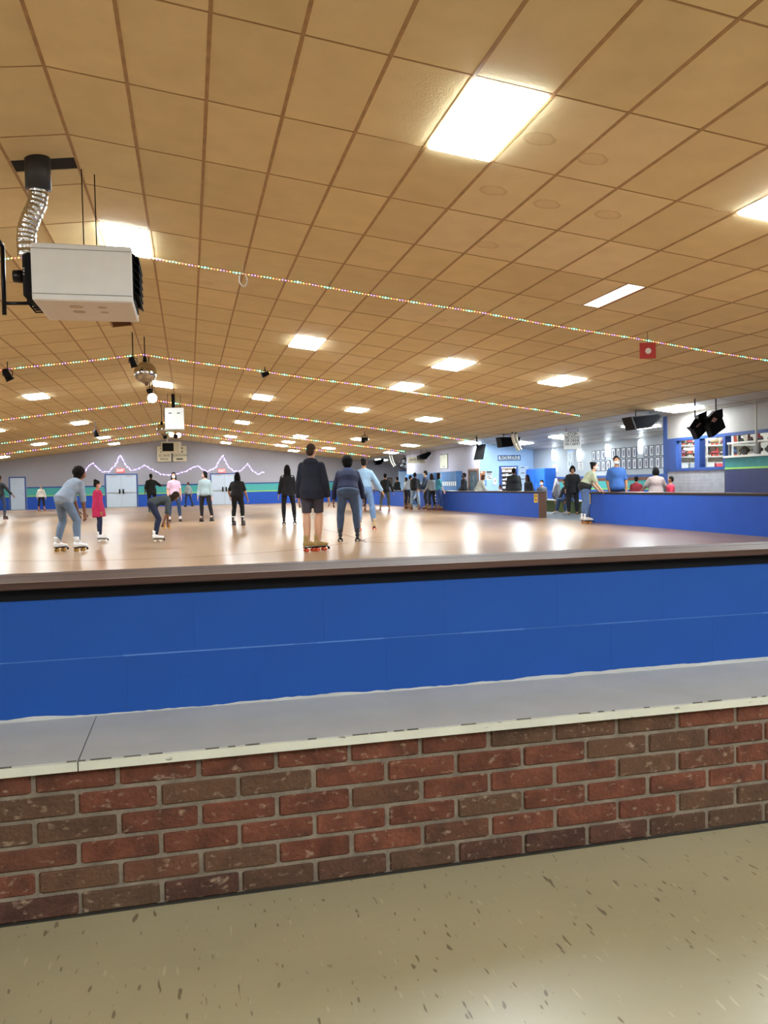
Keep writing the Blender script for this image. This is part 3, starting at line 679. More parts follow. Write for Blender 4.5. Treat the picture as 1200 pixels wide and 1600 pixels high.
# ------------------------------------------------------------------ hanging red card, white hoop
p = on_y(1012, 548, 11.2)
t = thing('hanging_card', 'red square card with white dot hanging near the right string', 'sign', p, -0.25)
MB().bevbox((0, 0, 0), (0.245, 0.02, 0.24), 0.004).build('card_board', M_red, t)
MB().lathe([(0.045, 0), (0.045, 0.004)], 20, Matrix.Rotation(pi/2, 3, 'X'), (0.005, -0.0105, -.005)).build('white_dot', M_paper, t)
MB().tube([(0, 0, 0.12), (0.0, 0, 0.15), (0, 0, cz(p.x)-p.z)], 0.004, 5).build('hanging_wire', M_blackm, t)
p = on_y(380, 437, 11.3)
t = thing('hanging_hoop', 'small white hoop dangling from the nearest light string', 'hoop', p, 0.5)
MB().tube([(0.062*math.cos(a*pi/12), 0, 0.088*math.sin(a*pi/12)) for a in range(25)], 0.009, 8).build('hoop_ring', M_paper, t, True)
MB().cone((0, 0, 0.09), (0, 0, cz(p.x)-p.z), 0.003, 0.003, 5).build('thread', M_paper, t)

# ------------------------------------------------------------------ ceiling loudspeakers, monitor, curved tubes, stage lamps
def speaker(poly, Y, depth, label):
    tp = min(poly, key=lambda q_: q_[1]); Y = min(on_c(q_[0], q_[1]).y for q_ in poly)*0.985   # hung tight under the ceiling
    P = [on_y(x, y, Y) for x, y in poly]; c = sum(P, Vector())/len(P)
    t = thing('loudspeaker', label, 'loudspeaker', c)
    Q = [q-c for q in P]
    MB().prism(Q, (0, depth, 0)).build('speaker_cabinet', M_black, t)
    MB().prism([q*0.86 for q in Q], (0, -0.012, 0)).build('speaker_grille', mat('speaker_mesh', '#08080a', .95, spec=.05), t)
    for s in (-0.5, 0.5):
        x = max(q.x for q in Q)*s
        MB().cone((x, depth/2, max(q.z for q in Q)*.3), (x, depth/2, cz(c.x+x)-c.z), 0.012, 0.012, 6).build('hanging_bracket', M_blackm, t)
speaker([(986, 651), (1030, 646), (1036, 650), (1018, 668), (993, 671)], 16.0, 0.45, 'large black wedge loudspeaker hanging by the portrait wall')
speaker([(781, 683), (813, 683), (812, 690), (800, 697.5), (784, 699)], 23.5, 0.4, 'black wedge loudspeaker hanging in front of the pale blue wall')
speaker([(655, 711.7), (672, 705.4), (674, 708.8), (666, 717.5), (656, 717)], 33.0, 0.45, 'black wedge loudspeaker hanging beside the skate place sign')
speaker([(585.4, 719), (600, 716.7), (600.5, 719.5), (594.6, 726), (588.4, 726.7)], 42.0, 0.45, 'small distant black wedge loudspeaker near the far corner')
def curved(polys, Y, r, label):
    Y = on_c(*polys[0][0]).y*.98
    c = on_y(*polys[0][0], Y); t = thing('curved_tube', label, 'ceiling fixture', c)
    for pl in polys:
        P = [on_y(x, y, Y)-c for x, y in pl]; n = []
        for i in range(13):
            s = i/12; n.append(P[0]*(1-s)**2+P[1]*(2*s*(1-s))+P[2]*s*s)
        MB().tube(n, r, 10).build('tube', mat('ivory_tube', '#d8cfbc', .4), t, True)
        MB().cone(n[0], (n[0].x, n[0].y, cz(c.x+n[0].x)-c.z+.02), r*.5, r*.5, 8).build('tube_hanger', M_blackm, t)
curved([((800.5, 678), (802, 694), (811, 704)), ((806, 678), (807, 692), (814, 702.5))], 22.3, 0.05, 'pair of ivory curved tubes hanging in front of a loudspeaker')
curved([((608.7, 711), (610, 722), (615.6, 729)), ((612, 711), (613.5, 721), (618.3, 727.5))], 40.0, 0.032, 'thin pair of white curved tubes hanging near far corner')
P = [on_y(x, y, 29.0) for x, y in ((745.5, 695), (759, 693.5), (755, 717.5), (740, 718.8))]; c = sum(P, Vector())/4
t = thing('hanging_monitor', 'black flat monitor tilted on a ceiling pole above the half wall', 'monitor', c)
MB().prism([q-c for q in P], (0.03, 0.07, 0.0)).build('monitor_case', M_black, t)
MB().prism([(q-c)*.9 for q in P], (-0.003, -0.006, 0)).build('screen', mat('dark_screen', '#1b1c1f', .2), t)
MB().cone(on_y(745.5, 703, 29.04)-c, Vector((on_y(745, 700, 29.04).x-c.x, 0.04, cz(c.x)-c.z)), 0.025, 0.025, 8).build('mount_pole', M_black, t)
def stage_lamp(door, can, slot, Y, label):
    c = on_y(*door[0], Y); t = thing('stage_lamp', label, 'stage lamp', c)
    MB().prism([on_y(x, y, Y)-c for x, y in door], (0.05, 0.24, 0.0)).build('barn_door', M_black, t)
    MB().prism([on_y(x, y, Y+.05)-c for x, y in can], (0.05, 0.2, 0)).build('lamp_can', M_blackm, t)
    MB().prism([on_y(x, y, Y-.01)-c for x, y in slot], (0, -0.012, 0)).build('gel_slot', mat('gel_label', '#b08a80', .5), t)
    top = on_y(*can[1], Y+.1)-c
    MB().cone(top, (top.x, top.y, cz(c.x+top.x)-c.z), 0.015, 0.015, 6).build('hanging_bracket', M_blackm, t)
q = lambda L_: [(1040+x/7.5, 620+y/7.5) for x, y in L_]
stage_lamp(q([(330, 375), (400, 270), (480, 260), (512, 370), (385, 495)]), q([(280, 350), (345, 250), (385, 262), (385, 205), (485, 165), (480, 262), (400, 320), (315, 390)]), q([(358, 350), (405, 305), (412, 312), (365, 357)]), 15.7, 'left of two black stage lamps with barn doors by the shop')
stage_lamp(q([(510, 350), (560, 250), (660, 230), (706, 360), (555, 470)]), q([(488, 255), (590, 160), (668, 140), (675, 235), (600, 300), (520, 330)]), q([(535, 285), (565, 240), (605, 262), (570, 300)]), 15.4, 'right of two black stage lamps with barn doors by the shop')

# ------------------------------------------------------------------ hanging and wall signs on the right
def board_sign(name, label, px, Y, m, rows, tsize, mt, thick=0.03, hang=True, border=None):
    a, b = on_y(px[0], px[3], Y), on_y(px[2], px[1], Y); W, Hh = b.x-a.x, b.z-a.z
    t = thing(name, label, 'sign', ((a.x+b.x)/2, Y, (a.z+b.z)/2))
    MB().bevbox((0, 0, 0), (W, thick, Hh), 0.004).build('sign_board', m, t)
    if border:
        e = 0.035
        MB().span((-W/2, -thick/2-.006, -Hh/2), (W/2, -thick/2, -Hh/2+e)).span((-W/2, -thick/2-.006, Hh/2-e), (W/2, -thick/2, Hh/2)).span((-W/2, -thick/2-.006, -Hh/2+e), (-W/2+e, -thick/2, Hh/2-e)).span((W/2-e, -thick/2-.006, -Hh/2+e), (W/2, -thick/2, Hh/2-e)).build('sign_border', border, t)
    for k, (s, z, ts) in enumerate(rows): lettering(t, s, ts, (0, -thick/2-0.004, z), FACE_CAM, mt, sx=tsize)
    if hang:
        for s in (-.35, .35): MB().cone((s*W, 0, Hh/2), (s*W, 0, cz((a.x+b.x)/2)-t.location.z), 0.006, 0.006, 5).build('hanging_chain', M_blackm, t)
    return t
st = board_sign('stop_sign', 'hanging white sign with black rows reading stop no food or drink', (881, 675, 907, 702), 23.2, M_paper,
    (('\u2022STOP\u2022', 0.2, .15), ('NO FOOD', 0.097, .132), ('OR DRINK', -0.006, .132), ('ON CARPET', -0.11, .12)), 0.78, M_ink)
board_sign('place_sign', 'hanging cream sign reading skate place above the half wall', (637, 714, 664, 724), 39.5, M_cream, (('SKATE PLACE', 0.015, .17),), 0.7, M_ink)
board_sign('rollers_sign', 'framed wall sign reading rollers on the pale blue wall', (777.5, 711, 813, 720), RY-0.02, mat('sign_grey', '#cdd6dc', .6), (('ROLLERS', 0, .2),), 1.0, M_ink, 0.04, False, M_trimblue)

# ------------------------------------------------------------------ wall sconces and framed portraits
SN = ('first sconce from the pale blue wall, glowing on portrait wall', 'second glowing sconce, beside the hanging stop sign', 'third glowing sconce, behind the standing blue-shirted person', 'glowing sconce nearest the shop, between framed portraits')
for (px, py), lab in zip(((867, 711), (906.5, 711), (951, 704), (1003, 698)), SN):
    p = on_x(px, py, PX); t = thing('wall_sconce', lab, 'wall lamp', (PX, p.y, p.z), 0, 'portrait wall sconces')
    MB().span((-0.015, -0.07, -0.26), (0, 0.07, 0.26)).build('back_plate', M_steel, t)
    MB().capsule((-0.07, 0, -0.17), (-0.07, 0, 0.17), 0.055, 0.055, 14).build('lamp_shade', glow('sconce_glow', (.80, .92, 1, 1), SCONCE), t, True)
    MB().cone((-0.07, 0, -0.185), (-0.07, 0, -0.165), 0.06, 0.06, 14).build('shade_ring', M_steel, t, True)
    MB().cone((-0.07, 0, 0.165), (-0.07, 0, 0.185), 0.06, 0.06, 14).build('shade_ring', M_steel, t, True)
TOPR = [(541, 410), (577, 407), (616, 404), (695, 393), (733, 392), (775, 388), (817, 386), (859, 383), (949, 375), (993, 371), (1042, 368), (1089, 365)]
BOTR = [(543, 495), (579, 492), (617, 490), (655, 487), (735, 480), (775, 478), (818, 476), (861, 474), (904, 471), (951, 468), (994, 466), (1042, 464), (1090, 461)]
M_pf = mat('dark_blue_photo_frame', '#222b48', .4); M_pg = mat('portrait_grey', '#b9bcc6', .7, var=.05)
FIG = [mat('portrait_figure_%s' % n, c, .7) for n, c in (('dark', '#3b3d4a'), ('mid', '#6d6f7c'), ('slate', '#50566a'))]
ORDW = ['first', 'second', 'third', 'fourth', 'fifth', 'sixth', 'seventh', 'eighth', 'ninth', 'tenth', 'eleventh', 'twelfth', 'thirteenth']
for row, L_, z in (('upper', TOPR, 1.94), ('lower', BOTR, 1.57)):
    for k, (cx_, cy_) in enumerate(L_):
        p = on_x(820+cx_/5, 630+cy_/5, PX)
        t = thing('portrait_frame', 'dark framed portrait photo, %s from the left in the %s row' % (ORDW[k], row), 'picture frame', (PX, p.y, p.z), 0, 'framed portraits on the lobby wall')
        w, h_ = 0.125, 0.175
        MB().span((-0.02, -w, -h_), (0, w, -h_+.025)).span((-0.02, -w, h_-.025), (0, w, h_)).span((-0.02, -w, -h_+.025), (0, -w+.022, h_-.025)).span((-0.02, w-.022, -h_+.025), (0, w, h_-.025)).build('frame', M_pf, t)
        MB().span((-0.010, -w+.022, -h_+.025), (0, w-.022, h_-.025)).build('photo_mount', M_paper, t)
        MB().span((-0.012, -.07, -.12), (-0.010, .07, .12)).build('photo', M_pg, t)
        rr = random.Random(k*3+len(L_)); lx = rr.uniform(-.015, .015)
        fg = MB().prism([(-0.0135, lx-.022, -.115), (-0.0135, lx+.022, -.115), (-0.0135, lx+.032, .02), (-0.0135, lx+.04, .045), (-0.0135, lx+.012, .065), (-0.0135, lx-.012, .065), (-0.0135, lx-.04, .045), (-0.0135, lx-.032, .02)], (0.001, 0, 0))
        fg.prism([(-0.0135, lx+.019*math.cos(a*pi/5), .085+.023*math.sin(a*pi/5)) for a in range(10)], (0.001, 0, 0))
        fg.build('portrait_figure', FIG[k % 3], t)
def wall_paper(name, label, px, X, m, bands=(), cat='poster'):
    a, b = on_x(px[0], px[3], X), on_x(px[2], px[1], X); y0, y1 = min(a.y, b.y), max(a.y, b.y)
    t = thing(name, label, cat, (X, (y0+y1)/2, (a.z+b.z)/2)); w, h_ = (y1-y0)/2, (b.z-a.z)/2
    MB().span((-0.006, -w, -h_), (0, w, h_)).build('sheet', m, t)
    for z0, z1, y0_, y1_, mm in bands: MB().span((-0.009, y0_*w, z0*h_), (-0.006, y1_*w, z1*h_)).build('print_band', mm, t)
    return t
M_pgrey = mat('faint_print', '#9aa0aa', .7)
wall_paper('wall_notice', 'white printed notice under the first sconce', (864, 725, 871, 737), PX, M_paper, [(.8-k*.3, .9-k*.3, -.8, .8, M_pgrey) for k in range(6)])
wall_paper('wall_notice', 'white notice with dark lines under the second sconce', (904, 722, 911, 734), PX, M_paper, [(.8-k*.4, .95-k*.4, -.8, .6, M_ink) for k in range(5)])
wall_paper('tall_poster', 'tall pale poster with blue header and silver ribbon by the sconces', (887, 703, 896, 733), PX, mat('poster_pale', '#c8d3d8', .5, var=.2, scale=12), [(.86, 1, -1, 1, M_skyblue), (-.2, .8, -.5, -.2, M_paper), (.0, .6, .1, .3, M_steel), (-.9, -.3, -.6, -.3, M_pgrey), (-.7, -.2, .2, .6, M_pgrey)])

# ------------------------------------------------------------------ lobby bench
t = thing('lobby_bench', 'long olive lobby bench with white edge seen through the rail gap', 'bench', (12.42, 21.0, 0))
MB().span((0.04, 0, 0), (0.5, 8.5, 0.39)).build('bench_base', mat('olive_bench', '#5d6a2c', .6), t)
MB().bevbox((0.26, 4.25, 0.41), (0.56, 8.5, 0.04), 0.006).build('bench_seat', M_frame, t)
MB().span((0.46, 0, 0.43), (0.52, 8.5, 0.74)).build('bench_back', M_bluehw, t)

# ------------------------------------------------------------------ lockers, board and door on the locker wall
def lockers(y0, y1, ncol, label):
    t = thing('locker_bank', label, 'lockers', (11.6, y0, 0)); L_ = y1-y0; w = L_/ncol
    MB().span((0.02, 0, 0), (0.28, L_, 1.62)).build('locker_body', mat('locker_steel_blue', '#41668f', .45, metal=.2), t)
    dm = [MB().bevbox((0.01, 0, 0), (0.02, w-0.02, h_), 0.004).mesh('locker_door') for h_ in (0.70, 0.42)]
    for m_ in dm: m_.materials.append(mat('locker_door_blue', '#4d76a6', .4, var=.05, perobj=.06))
    tg = MB().span((-0.012, -w*.27, -.10), (0, w*.27, .10)).mesh('locker_tag'); tg.materials.append(M_paper)
    for k in range(ncol):
        y = (k+.5)*w
        inst('locker_door', dm[0], (0, y, 0.60), t); inst('locker_door', dm[1], (0, y, 1.39), t); inst('locker_tag', tg, (0.02, y, 1.07), t)
lockers(34.5, 37.2, 9, 'blue lockers with white tags, bank nearest the pale blue wall')
lockers(37.9, 43.2, 14, 'long blue locker bank with white tags behind the skater group')
wall_paper('white_board', 'pale board with black frame above the lockers', (688, 709, 700, 733), 11.895, mat('pale_board', '#c9c9b6', .5), [(.94, 1, -1, 1, M_ink), (-1, 1, -1.0, -.85, M_ink), (-1, -.95, -1, 1, M_ink), (-.8, -.6, -.2, .3, M_pgrey)], 'board')
d4 = struct(MB().span((11.83, 32.30, 0), (11.9, 32.38, 1.68)).span((11.83, 33.5, 0), (11.9, 33.58, 1.68)).span((11.83, 32.38, 1.60), (11.9, 33.5, 1.68)).build('door_4', M_wood))
MB().span((11.86, 32.38, 0), (11.9, 33.5, 1.60)).build('door_leaf', mat('dark_door_glass', '#3d4a50', .2), d4)
MB().span((11.84, 32.9, 0.2), (11.86, 32.94, 1.4)).build('door_bar', M_steel, d4)
# ------------------------------------------------------------------ items on the pale blue wall
def wall_card(name, label, px, m, bands=(), cat='poster', thick=0.012):
    a, b = on_y(px[0], px[3], RY), on_y(px[2], px[1], RY); w, h_ = (b.x-a.x)/2, (b.z-a.z)/2
    t = thing(name, label, cat, ((a.x+b.x)/2, RY, (a.z+b.z)/2))
    MB().bevbox((0, -thick/2, 0), (2*w, thick, 2*h_), 0.002).build('sheet', m, t)
    for x0, x1, z0, z1, mm in bands: MB().span((x0*w, -thick-.004, z0*h_), (x1*w, -thick, z1*h_)).build('print_band', mm, t)
    return t
wall_card('photo_poster', 'orange and brown photo poster on the pale blue wall', (750, 736, 758, 750), mat('orange_poster', '#b5703f', .5, var=.3, scale=6), [(-.7, .9, -.9, -.5, M_trimblue), (-.8, 0, .6, .9, M_paper)])
wall_card('rules_notice', 'white rules notice with dark header on the pale blue wall', (760, 736, 768.5, 750), M_paper, [(-.95, .95, .6, .95, M_ink), (-.8, .7, .25, .4, M_ink), (-.8, .8, -.05, .1, M_pgrey), (-.8, .3, -.4, -.25, M_ink), (-.2, .8, -.75, -.6, M_ink)])
wall_card('blue_notice', 'small bright blue sign on the pale blue wall', (756, 751, 760, 759), mat('sign_blue', '#2f7fc4', .5), [(-.6, .6, .3, .6, M_paper), (-.6, .6, -.4, -.2, M_paper)])
wall_card('wall_phone', 'white wall box with black slot left of the lit shelves', (770, 747, 775, 757), M_paper, [(-.1, .3, -.3, .5, M_ink)], 'wall box', 0.05)
a, b = on_y(780.5, 770, RY), on_y(806.5, 728, RY)
t = thing('display_shelves', 'tall lit shelf cabinet of white boxes in blue frame', 'shelf unit', (a.x, RY, 0)); W = b.x-a.x; Ht = b.z
MB().span((0, -0.16, 0), (0.05, 0, Ht)).span((W-.05, -0.16, 0), (W, 0, Ht)).span((.05, -0.16, Ht-.06), (W-.05, 0, Ht)).build('cabinet_frame', M_trimblue, t)
MB().span((.05, -0.02, 0), (W-.05, 0, Ht-.06)).build('cabinet_back', mat('shelf_back', '#4a3a28', .6), t)
MB().span((.06, -0.15, Ht-.085), (W-.06, -0.06, Ht-.065)).build('cabinet_lamp', glow('cabinet_glow', (1, .95, .85, 1), 10), t)
for k in range(9):
    z = 0.12+k*0.17
    sh = MB().span((.05, -0.15, z), (W-.05, -0.02, z+.02)).build('shelf', M_wood, t)
    for s in range(4):
        x = .09+s*(W-.18)/4; MB().span((x, -0.13, z+.022), (x+(W-.18)/4-.03, -0.03, z+.09+.02*((k+s) % 3))).build('white_box', M_paper, sh)
d5 = struct(MB().span((13.42, RY-.05, 0), (13.86, RY, 1.74)).build('door_5', mat('pale_door_white', '#c8dbf0', .5)))
for z in (1.68, 1.45, 1.2): MB().span((13.50, RY-.07, z-.015), (13.66, RY-.05, z+.015)).build('door_hinge', M_ink, d5)
t = thing('blue_cabinet', 'bright royal blue cabinet in the lobby corner by portrait wall', 'cabinet', (13.62, 29.6, 0))
MB().bevbox((0.235, 0.9, 0.80), (0.47, 1.8, 1.60), 0.01).build('cabinet_body', mat('royal_blue_laminate', '#1f66c9', .4, var=.05), t)
for y in (0.02, 0.92): 
    dd = MB().bevbox((-0.01, y+.44, 0.80), (0.02, .86, 1.5), 0.004).build('cabinet_door', mat('royal_blue_laminate', '#1f66c9', .4), t)
    MB().span((-0.04, y+.75, .8), (-0.02, y+.78, 1.0)).build('handle', M_steel, dd)
# framed picture on the end wall and pale blue panel
p = on_y(609, 752, FARY-.02)
t = thing('wall_picture', 'small dark framed picture on the far lilac wall', 'picture', (p.x, FARY-0.02, p.z))
MB().bevbox((0, 0, 0), (0.36, 0.04, 0.5), 0.008).build('frame', M_ink, t); MB().span((-.13, -.026, -.2), (.13, -.02, .2)).build('photo', mat('brown_print', '#7a6455', .6, var=.3, scale=10), t)
p0, p1 = on_y(624, 770, 46), on_y(640, 735, 46)
t = thing('blue_partition', 'pale blue partition panel at the far end of the lockers', 'partition', (p0.x, 46, 0))
MB().bevbox(((p1.x-p0.x)/2, 0.05, p1.z/2), (p1.x-p0.x, 0.1, p1.z), 0.01).build('partition_panel', M_skyblue, t)
MB().span((0, -0.02, p1.z-.05), (p1.x-p0.x, 0.12, p1.z+.01)).build('partition_cap', M_trimblue, t)
p = on_y(632, 725, 44)
t = thing('wall_fan', 'grey round fan under the skate place sign', 'fan', p)
MB().tube([(0.3*math.cos(a*pi/10), 0, .3*math.sin(a*pi/10)) for a in range(21)], 0.03, 6).build('fan_cage', M_blackm, t, True)
MB().ball((0, 0, 0), .08).build('fan_hub', M_black, t, True)
for k in range(4): MB().box((.15*math.cos(k*pi/2+.4), 0, .15*math.sin(k*pi/2+.4)), (.22, .015, .11), Matrix.Rotation(-(k*pi/2+.4), 3, 'Y')).build('fan_blade', mat('fan_grey', '#6a6a6e', .5), t)
MB().cone((0, .05, .3), (0, .05, cz(p.x)-p.z), .015, .015, 6).build('fan_stem', M_blackm, t)

# ================================================================== ROLLER SKATES AND PEOPLE
def boot_mesh():
    """right-pointing-forward (+Y) boot, sole at z=0, ankle axis at origin; about 0.27 m long"""
    b = MB(); rs = []
    for y, w, z0, z1 in ((-0.075, .020, .012, .06), (-0.068, .032, 0, .09), (-0.03, .038, 0, .105), (0.03, .040, 0, .095), (0.08, .045, 0, .075), (0.13, .047, 0, .062), (0.165, .040, 0, .052), (0.190, .022, .008, .040)):
        c = (z0+z1)/2; h_ = (z1-z0)/2; ring = []
        for k in range(12):
            a = 2*pi*k/12; ca, sa = math.cos(a), math.sin(a)
            ring.append(Vector((w*math.copysign(abs(ca)**.7, ca), y, c+h_*math.copysign(abs(sa)**.7, sa))))
        rs.append(ring)
    b.ring_loft(rs)
    sh = []
    for z, rx, ry, yo in ((.05, .037, .05, -.015), (.10, .038, .050, -.015), (.14, .040, .048, -.018), (.185, .046, .052, -.02)):
        sh.append([Vector((rx*math.cos(2*pi*k/14), yo+ry*math.sin(2*pi*k/14), z)) for k in range(14)])
    b.ring_loft(sh); return b
BOOT = {}; SK = {}
def get_boot(colour):
    if colour not in BOOT:
        me = boot_mesh().mesh('roller_skate'); me.polygons.foreach_set('use_smooth', [True]*len(me.polygons))
        me.materials.append(mat('skate_leather_'+colour, colour, .4, var=.08)); BOOT[colour] = me
    return BOOT[colour]
plate_me = MB().bevbox((0, 0.055, -0.012), (.06, .25, .016), .004).span((-.03, .10, -.035), (.03, .125, -.018)).span((-.03, -.035, -.035), (.03, -.01, -.018)).mesh('sole_plate'); plate_me.materials.append(M_blackm)
stop_me = MB().cone((0, .195, -.02), (0, .215, -.055), .014, .02, 10).mesh('toe_stop'); stop_me.materials.append(M_black)
def get_wheel(colour):
    if colour not in SK:
        me = MB().lathe([(.012, -.016), (.027, -.016), (.031, -.010), (.031, .010), (.027, .016), (.012, .016)], 16, Matrix.Rotation(pi/2, 3, 'Y')).mesh('wheel')
        me.materials.append(mat('wheel_'+colour, colour, .35, var=.05)); SK[colour] = me
    return SK[colour]
lace_me = MB()
for k in range(4): lace_me.span((-.018, .012-.012*k+.05, .083+.024*k), (.018, .02-.012*k+.05, .09+.024*k))
lace_me = lace_me.mesh('laces'); lace_me.materials.append(M_paper)
SOLE = 0.088
def skate(parent, loc, yaw, boot, wheels, s=1.0, name='roller_skate'):
    o = inst(name, get_boot(boot), (loc[0], loc[1], loc[2]+SOLE*s), parent, (0, 0, yaw), (s, s, s))
    inst('sole_plate', plate_me, (0, 0, 0), o)
    for x in (-.034, .034):
        for y in (.112, -.022): inst('wheel', get_wheel(wheels), (x, y, -.057), o)
    inst('toe_stop', stop_me, (0, 0, 0), o); inst('laces', lace_me, (0, 0, 0), o)
    return o
PENDING = []
def soft(b, name, m, parent, vox, curl=0.0, extra=None, smooth=3):
    o = b.build(name, m, parent)
    r = o.modifiers.new('r', 'REMESH'); r.mode = 'VOXEL'; r.voxel_size = vox; r.use_smooth_shade = True
    if smooth:
        q = o.modifiers.new('s', 'SMOOTH'); q.factor = 0.5; q.iterations = smooth
    PENDING.append((o, curl, extra, m)); return o
SKIN = {'deep': '#5a3623', 'brown': '#7d4f35', 'tan': '#a8744f', 'light': '#d0a083', 'pale': '#dcb49a'}
def V(*a): return Vector(a)
HANG = ((.16, -.05, -1), (.10, .22, -1))
def person(label, x, y, head, h=1.65, fat=1.0, skin='brown', top='#222222', hem=-.06, sleeve=2.0, pants='#222a3a', plen=2.0, lean=0.0, larm=HANG, rarm=HANG,
           lleg=((.10, .02, -1), (.02, -.04, -1)), rleg=None, foot=0.0, hair='short', hairc='#17120f', turn=0.0, nod=0.0, mask=None, boot='#c0a070', wheels='#c9541f', skates=True,
           coat=None, sock=None, hood=None, tag_c=None, extra=None, z0=0.0, cat='person', loose=1.0, fyaw=0.0, calf=1.0):
    """head: heading in degrees, 0 = away from the viewer (+Y), 90 = to the right (+X). arms/legs: (upper vec, lower vec) in local frame, x outward."""
    root = thing('person', label, cat, (x, y, z0), -math.radians(head))
    rleg = rleg or lleg
    dist = math.hypot(x, y); vox = 0.013 if dist < 17 else 0.016 if dist < 24 else 0.021
    sk = mat('skin_'+skin, SKIN[skin], .5, var=.05)
    fs = h/1.7*(1.0 if h > 1.4 else 1.06)
    th, shn = .245*h, .243*h
    hips = {}; knees = {}; ank = {}
    hipw = .052*h
    for s, lg in ((-1, lleg), (1, rleg)):
        f = lambda v: V(v[0]*s, v[1], v[2]).normalized()
        hips[s] = V(s*hipw, 0, 0); knees[s] = hips[s]+f(lg[0])*th; ank[s] = knees[s]+f(lg[1])*shn
    az = (SOLE*fs+.075*fs) if skates else .075*fs
    off = V(-(ank[-1].x+ank[1].x)/2, -(ank[-1].y+ank[1].y)/2, az-min(ank[-1].z, ank[1].z))
    for D in (hips, knees, ank):
        for s in D: D[s] = D[s]+off
    P = off.copy()
    la, lb = lean*.85, lean*1.15
    d1 = V(0, math.sin(la), math.cos(la)); d2 = V(0, math.sin(lb), math.cos(lb))
    def spine(t): return P + (d1*t*h if t <= .13 else d1*.13*h + d2*(t-.13)*h)
    def sdir(t): return d1 if t <= .13 else d2
    thd = ((knees[-1]+knees[1])/2-P).normalized()
    if thd.z > -.35: thd = V(thd.x, thd.y, -.35).normalized()
    prof = [(-.065, .060, .058), (-.035, .094, .080), (0, .102, .086), (.055, .090, .074), (.115, .080, .064), (.175, .090, .069), (.230, .098, .068), (.262, .082, .056), (.285, .052, .044), (.300, .036, .036)]
    def torso(b, t0, t1, e, flare=0.0):
        rs = []
        ts = sorted(set([t0, t1]+[p[0] for p in prof if t0 < p[0] < t1]))
        if t0 < -.065:
            k = -.12
            while k > t0: ts.append(k); k -= .06
            ts = sorted(set(ts))
        for t in ts:
            if t < -.065: rx, ry = .098+flare*(-.065-t), .088+flare*(-.065-t)
            else:
                for (a, rxa, rya), (c, rxc, ryc) in zip(prof, prof[1:]):
                    if a <= t <= c: u = (t-a)/(c-a); rx, ry = rxa+(rxc-rxa)*u, rya+(ryc-rya)*u; break
                else: rx, ry = prof[-1][1:]
                if t0 < -.065 and t < 0: rx, ry = max(rx, .098), max(ry, .086)
            if t < 0:
                c = P+thd*(-t*h); dn = (-thd*min(1, -t/.1)+d1*max(0, 1+t/.1)).normalized()
            else: c = spine(t); dn = sdir(t)
            fx = V(1, 0, 0); fy = dn.cross(fx).normalized()
            k_ = 1+(fat-1)*(1.0 if t < .2 else .5)
            rx_, ry_ = (rx*k_*h+e), (ry*k_*h+e)
            rs.append([c+fx*(rx_*math.cos(2*pi*k/18))+fy*(ry_*math.sin(2*pi*k/18)) for k in range(18)])
        b.ring_loft(rs)
    sh = {}; el = {}; wr = {}; hd = {}
    for s, ar in ((-1, larm), (1, rarm)):
        f = lambda v: V(v[0]*s, v[1], v[2]).normalized()
        sh[s] = spine(.238)+V(s*.089*h*(1+(fat-1)*.4), 0, 0); el[s] = sh[s]+f(ar[0])*.172*h; wr[s] = el[s]+f(ar[1])*.145*h; hd[s] = f(ar[1])
    # ---- head frame
    nb = spine(.295); nd = (d2*.5+V(0, 0, .5)+V(0, math.sin(nod)*.3, 0)).normalized()
    HC = nb+nd*.088*h
    yw = -turn; Rh = Matrix.Rotation(yw, 3, 'Z') @ Matrix.Rotation(-(nod+lean*.35), 3, 'X')
    hp = lambda a, b_, c: HC+Rh @ V(a*h, b_*h, c*h)
    body = MB()
    body.ball(hp(0, -.004, .012), (.044*h, .052*h, .054*h), 16, 12, Rh); body.ball(hp(0, .012, -.024), (.034*h, .040*h, .042*h), 14, 10, Rh)
    body.ball(hp(0, .054, -.012), (.0075*h, .011*h, .013*h), 8, 6, Rh)
    for s in (-1, 1): body.ball(hp(s*.044, -.002, -.004), (.006*h, .012*h, .017*h), 8, 6, Rh)
    body.capsule(nb-nd*.02*h, HC-nd*.02*h, .032*h, .028*h)
    torso(body, -.065, .299, -0.004)
    fing = MB()
    for s in (-1, 1):
        body.capsule(sh[s], el[s], .031*h*fat**.5, .024*h*fat**.5); body.capsule(el[s], wr[s], .024*h*fat**.5, .0155*h)
        kn, ak, hi_ = knees[s], ank[s], hips[s]
        body.capsule(hi_, kn, .050*h*fat**.7, .032*h*fat**.5); cf = kn+(ak-kn)*.3+V(0, -.008*h, 0)
        body.capsule(kn, cf, .031*h*calf, .033*h*fat**.5*calf); body.capsule(cf, ak, .033*h*fat**.5*calf, .020*h*calf)
        fd = V(math.sin(foot*s+fyaw), math.cos(foot*s+fyaw), 0)
        body.capsule(ak, ak+fd*.09*h+V(0, 0, -.02*h), .02*h, .016*h)
        # hand
        d = hd[s]; sd = V(0, 1, 0)-d*d.y; sd = sd.normalized() if sd.length > .1 else V(1, 0, 0); nrm = d.cross(sd).normalized()
        pc = wr[s]+d*.028*h; Rm = Matrix((sd, d, nrm)).transposed()
        body.ball(pc, (.023*h, .030*h, .012*h), 10, 8, Rm)
        cin = nrm*(-s) if (nrm*(-s)).x*s < 0 else nrm*s
        for q, ln in ((-.015, .038), (-.005, .044), (.005, .041), (.015, .033)):
            b0 = wr[s]+d*.048*h+sd*q*h; b1 = b0+d*ln*.55*h+cin*.004*h; b2 = b1+d*ln*.42*h+cin*.012*h
            fing.tube([b0, b1, b2], [.0058*h, .0052*h, .004*h], 6)
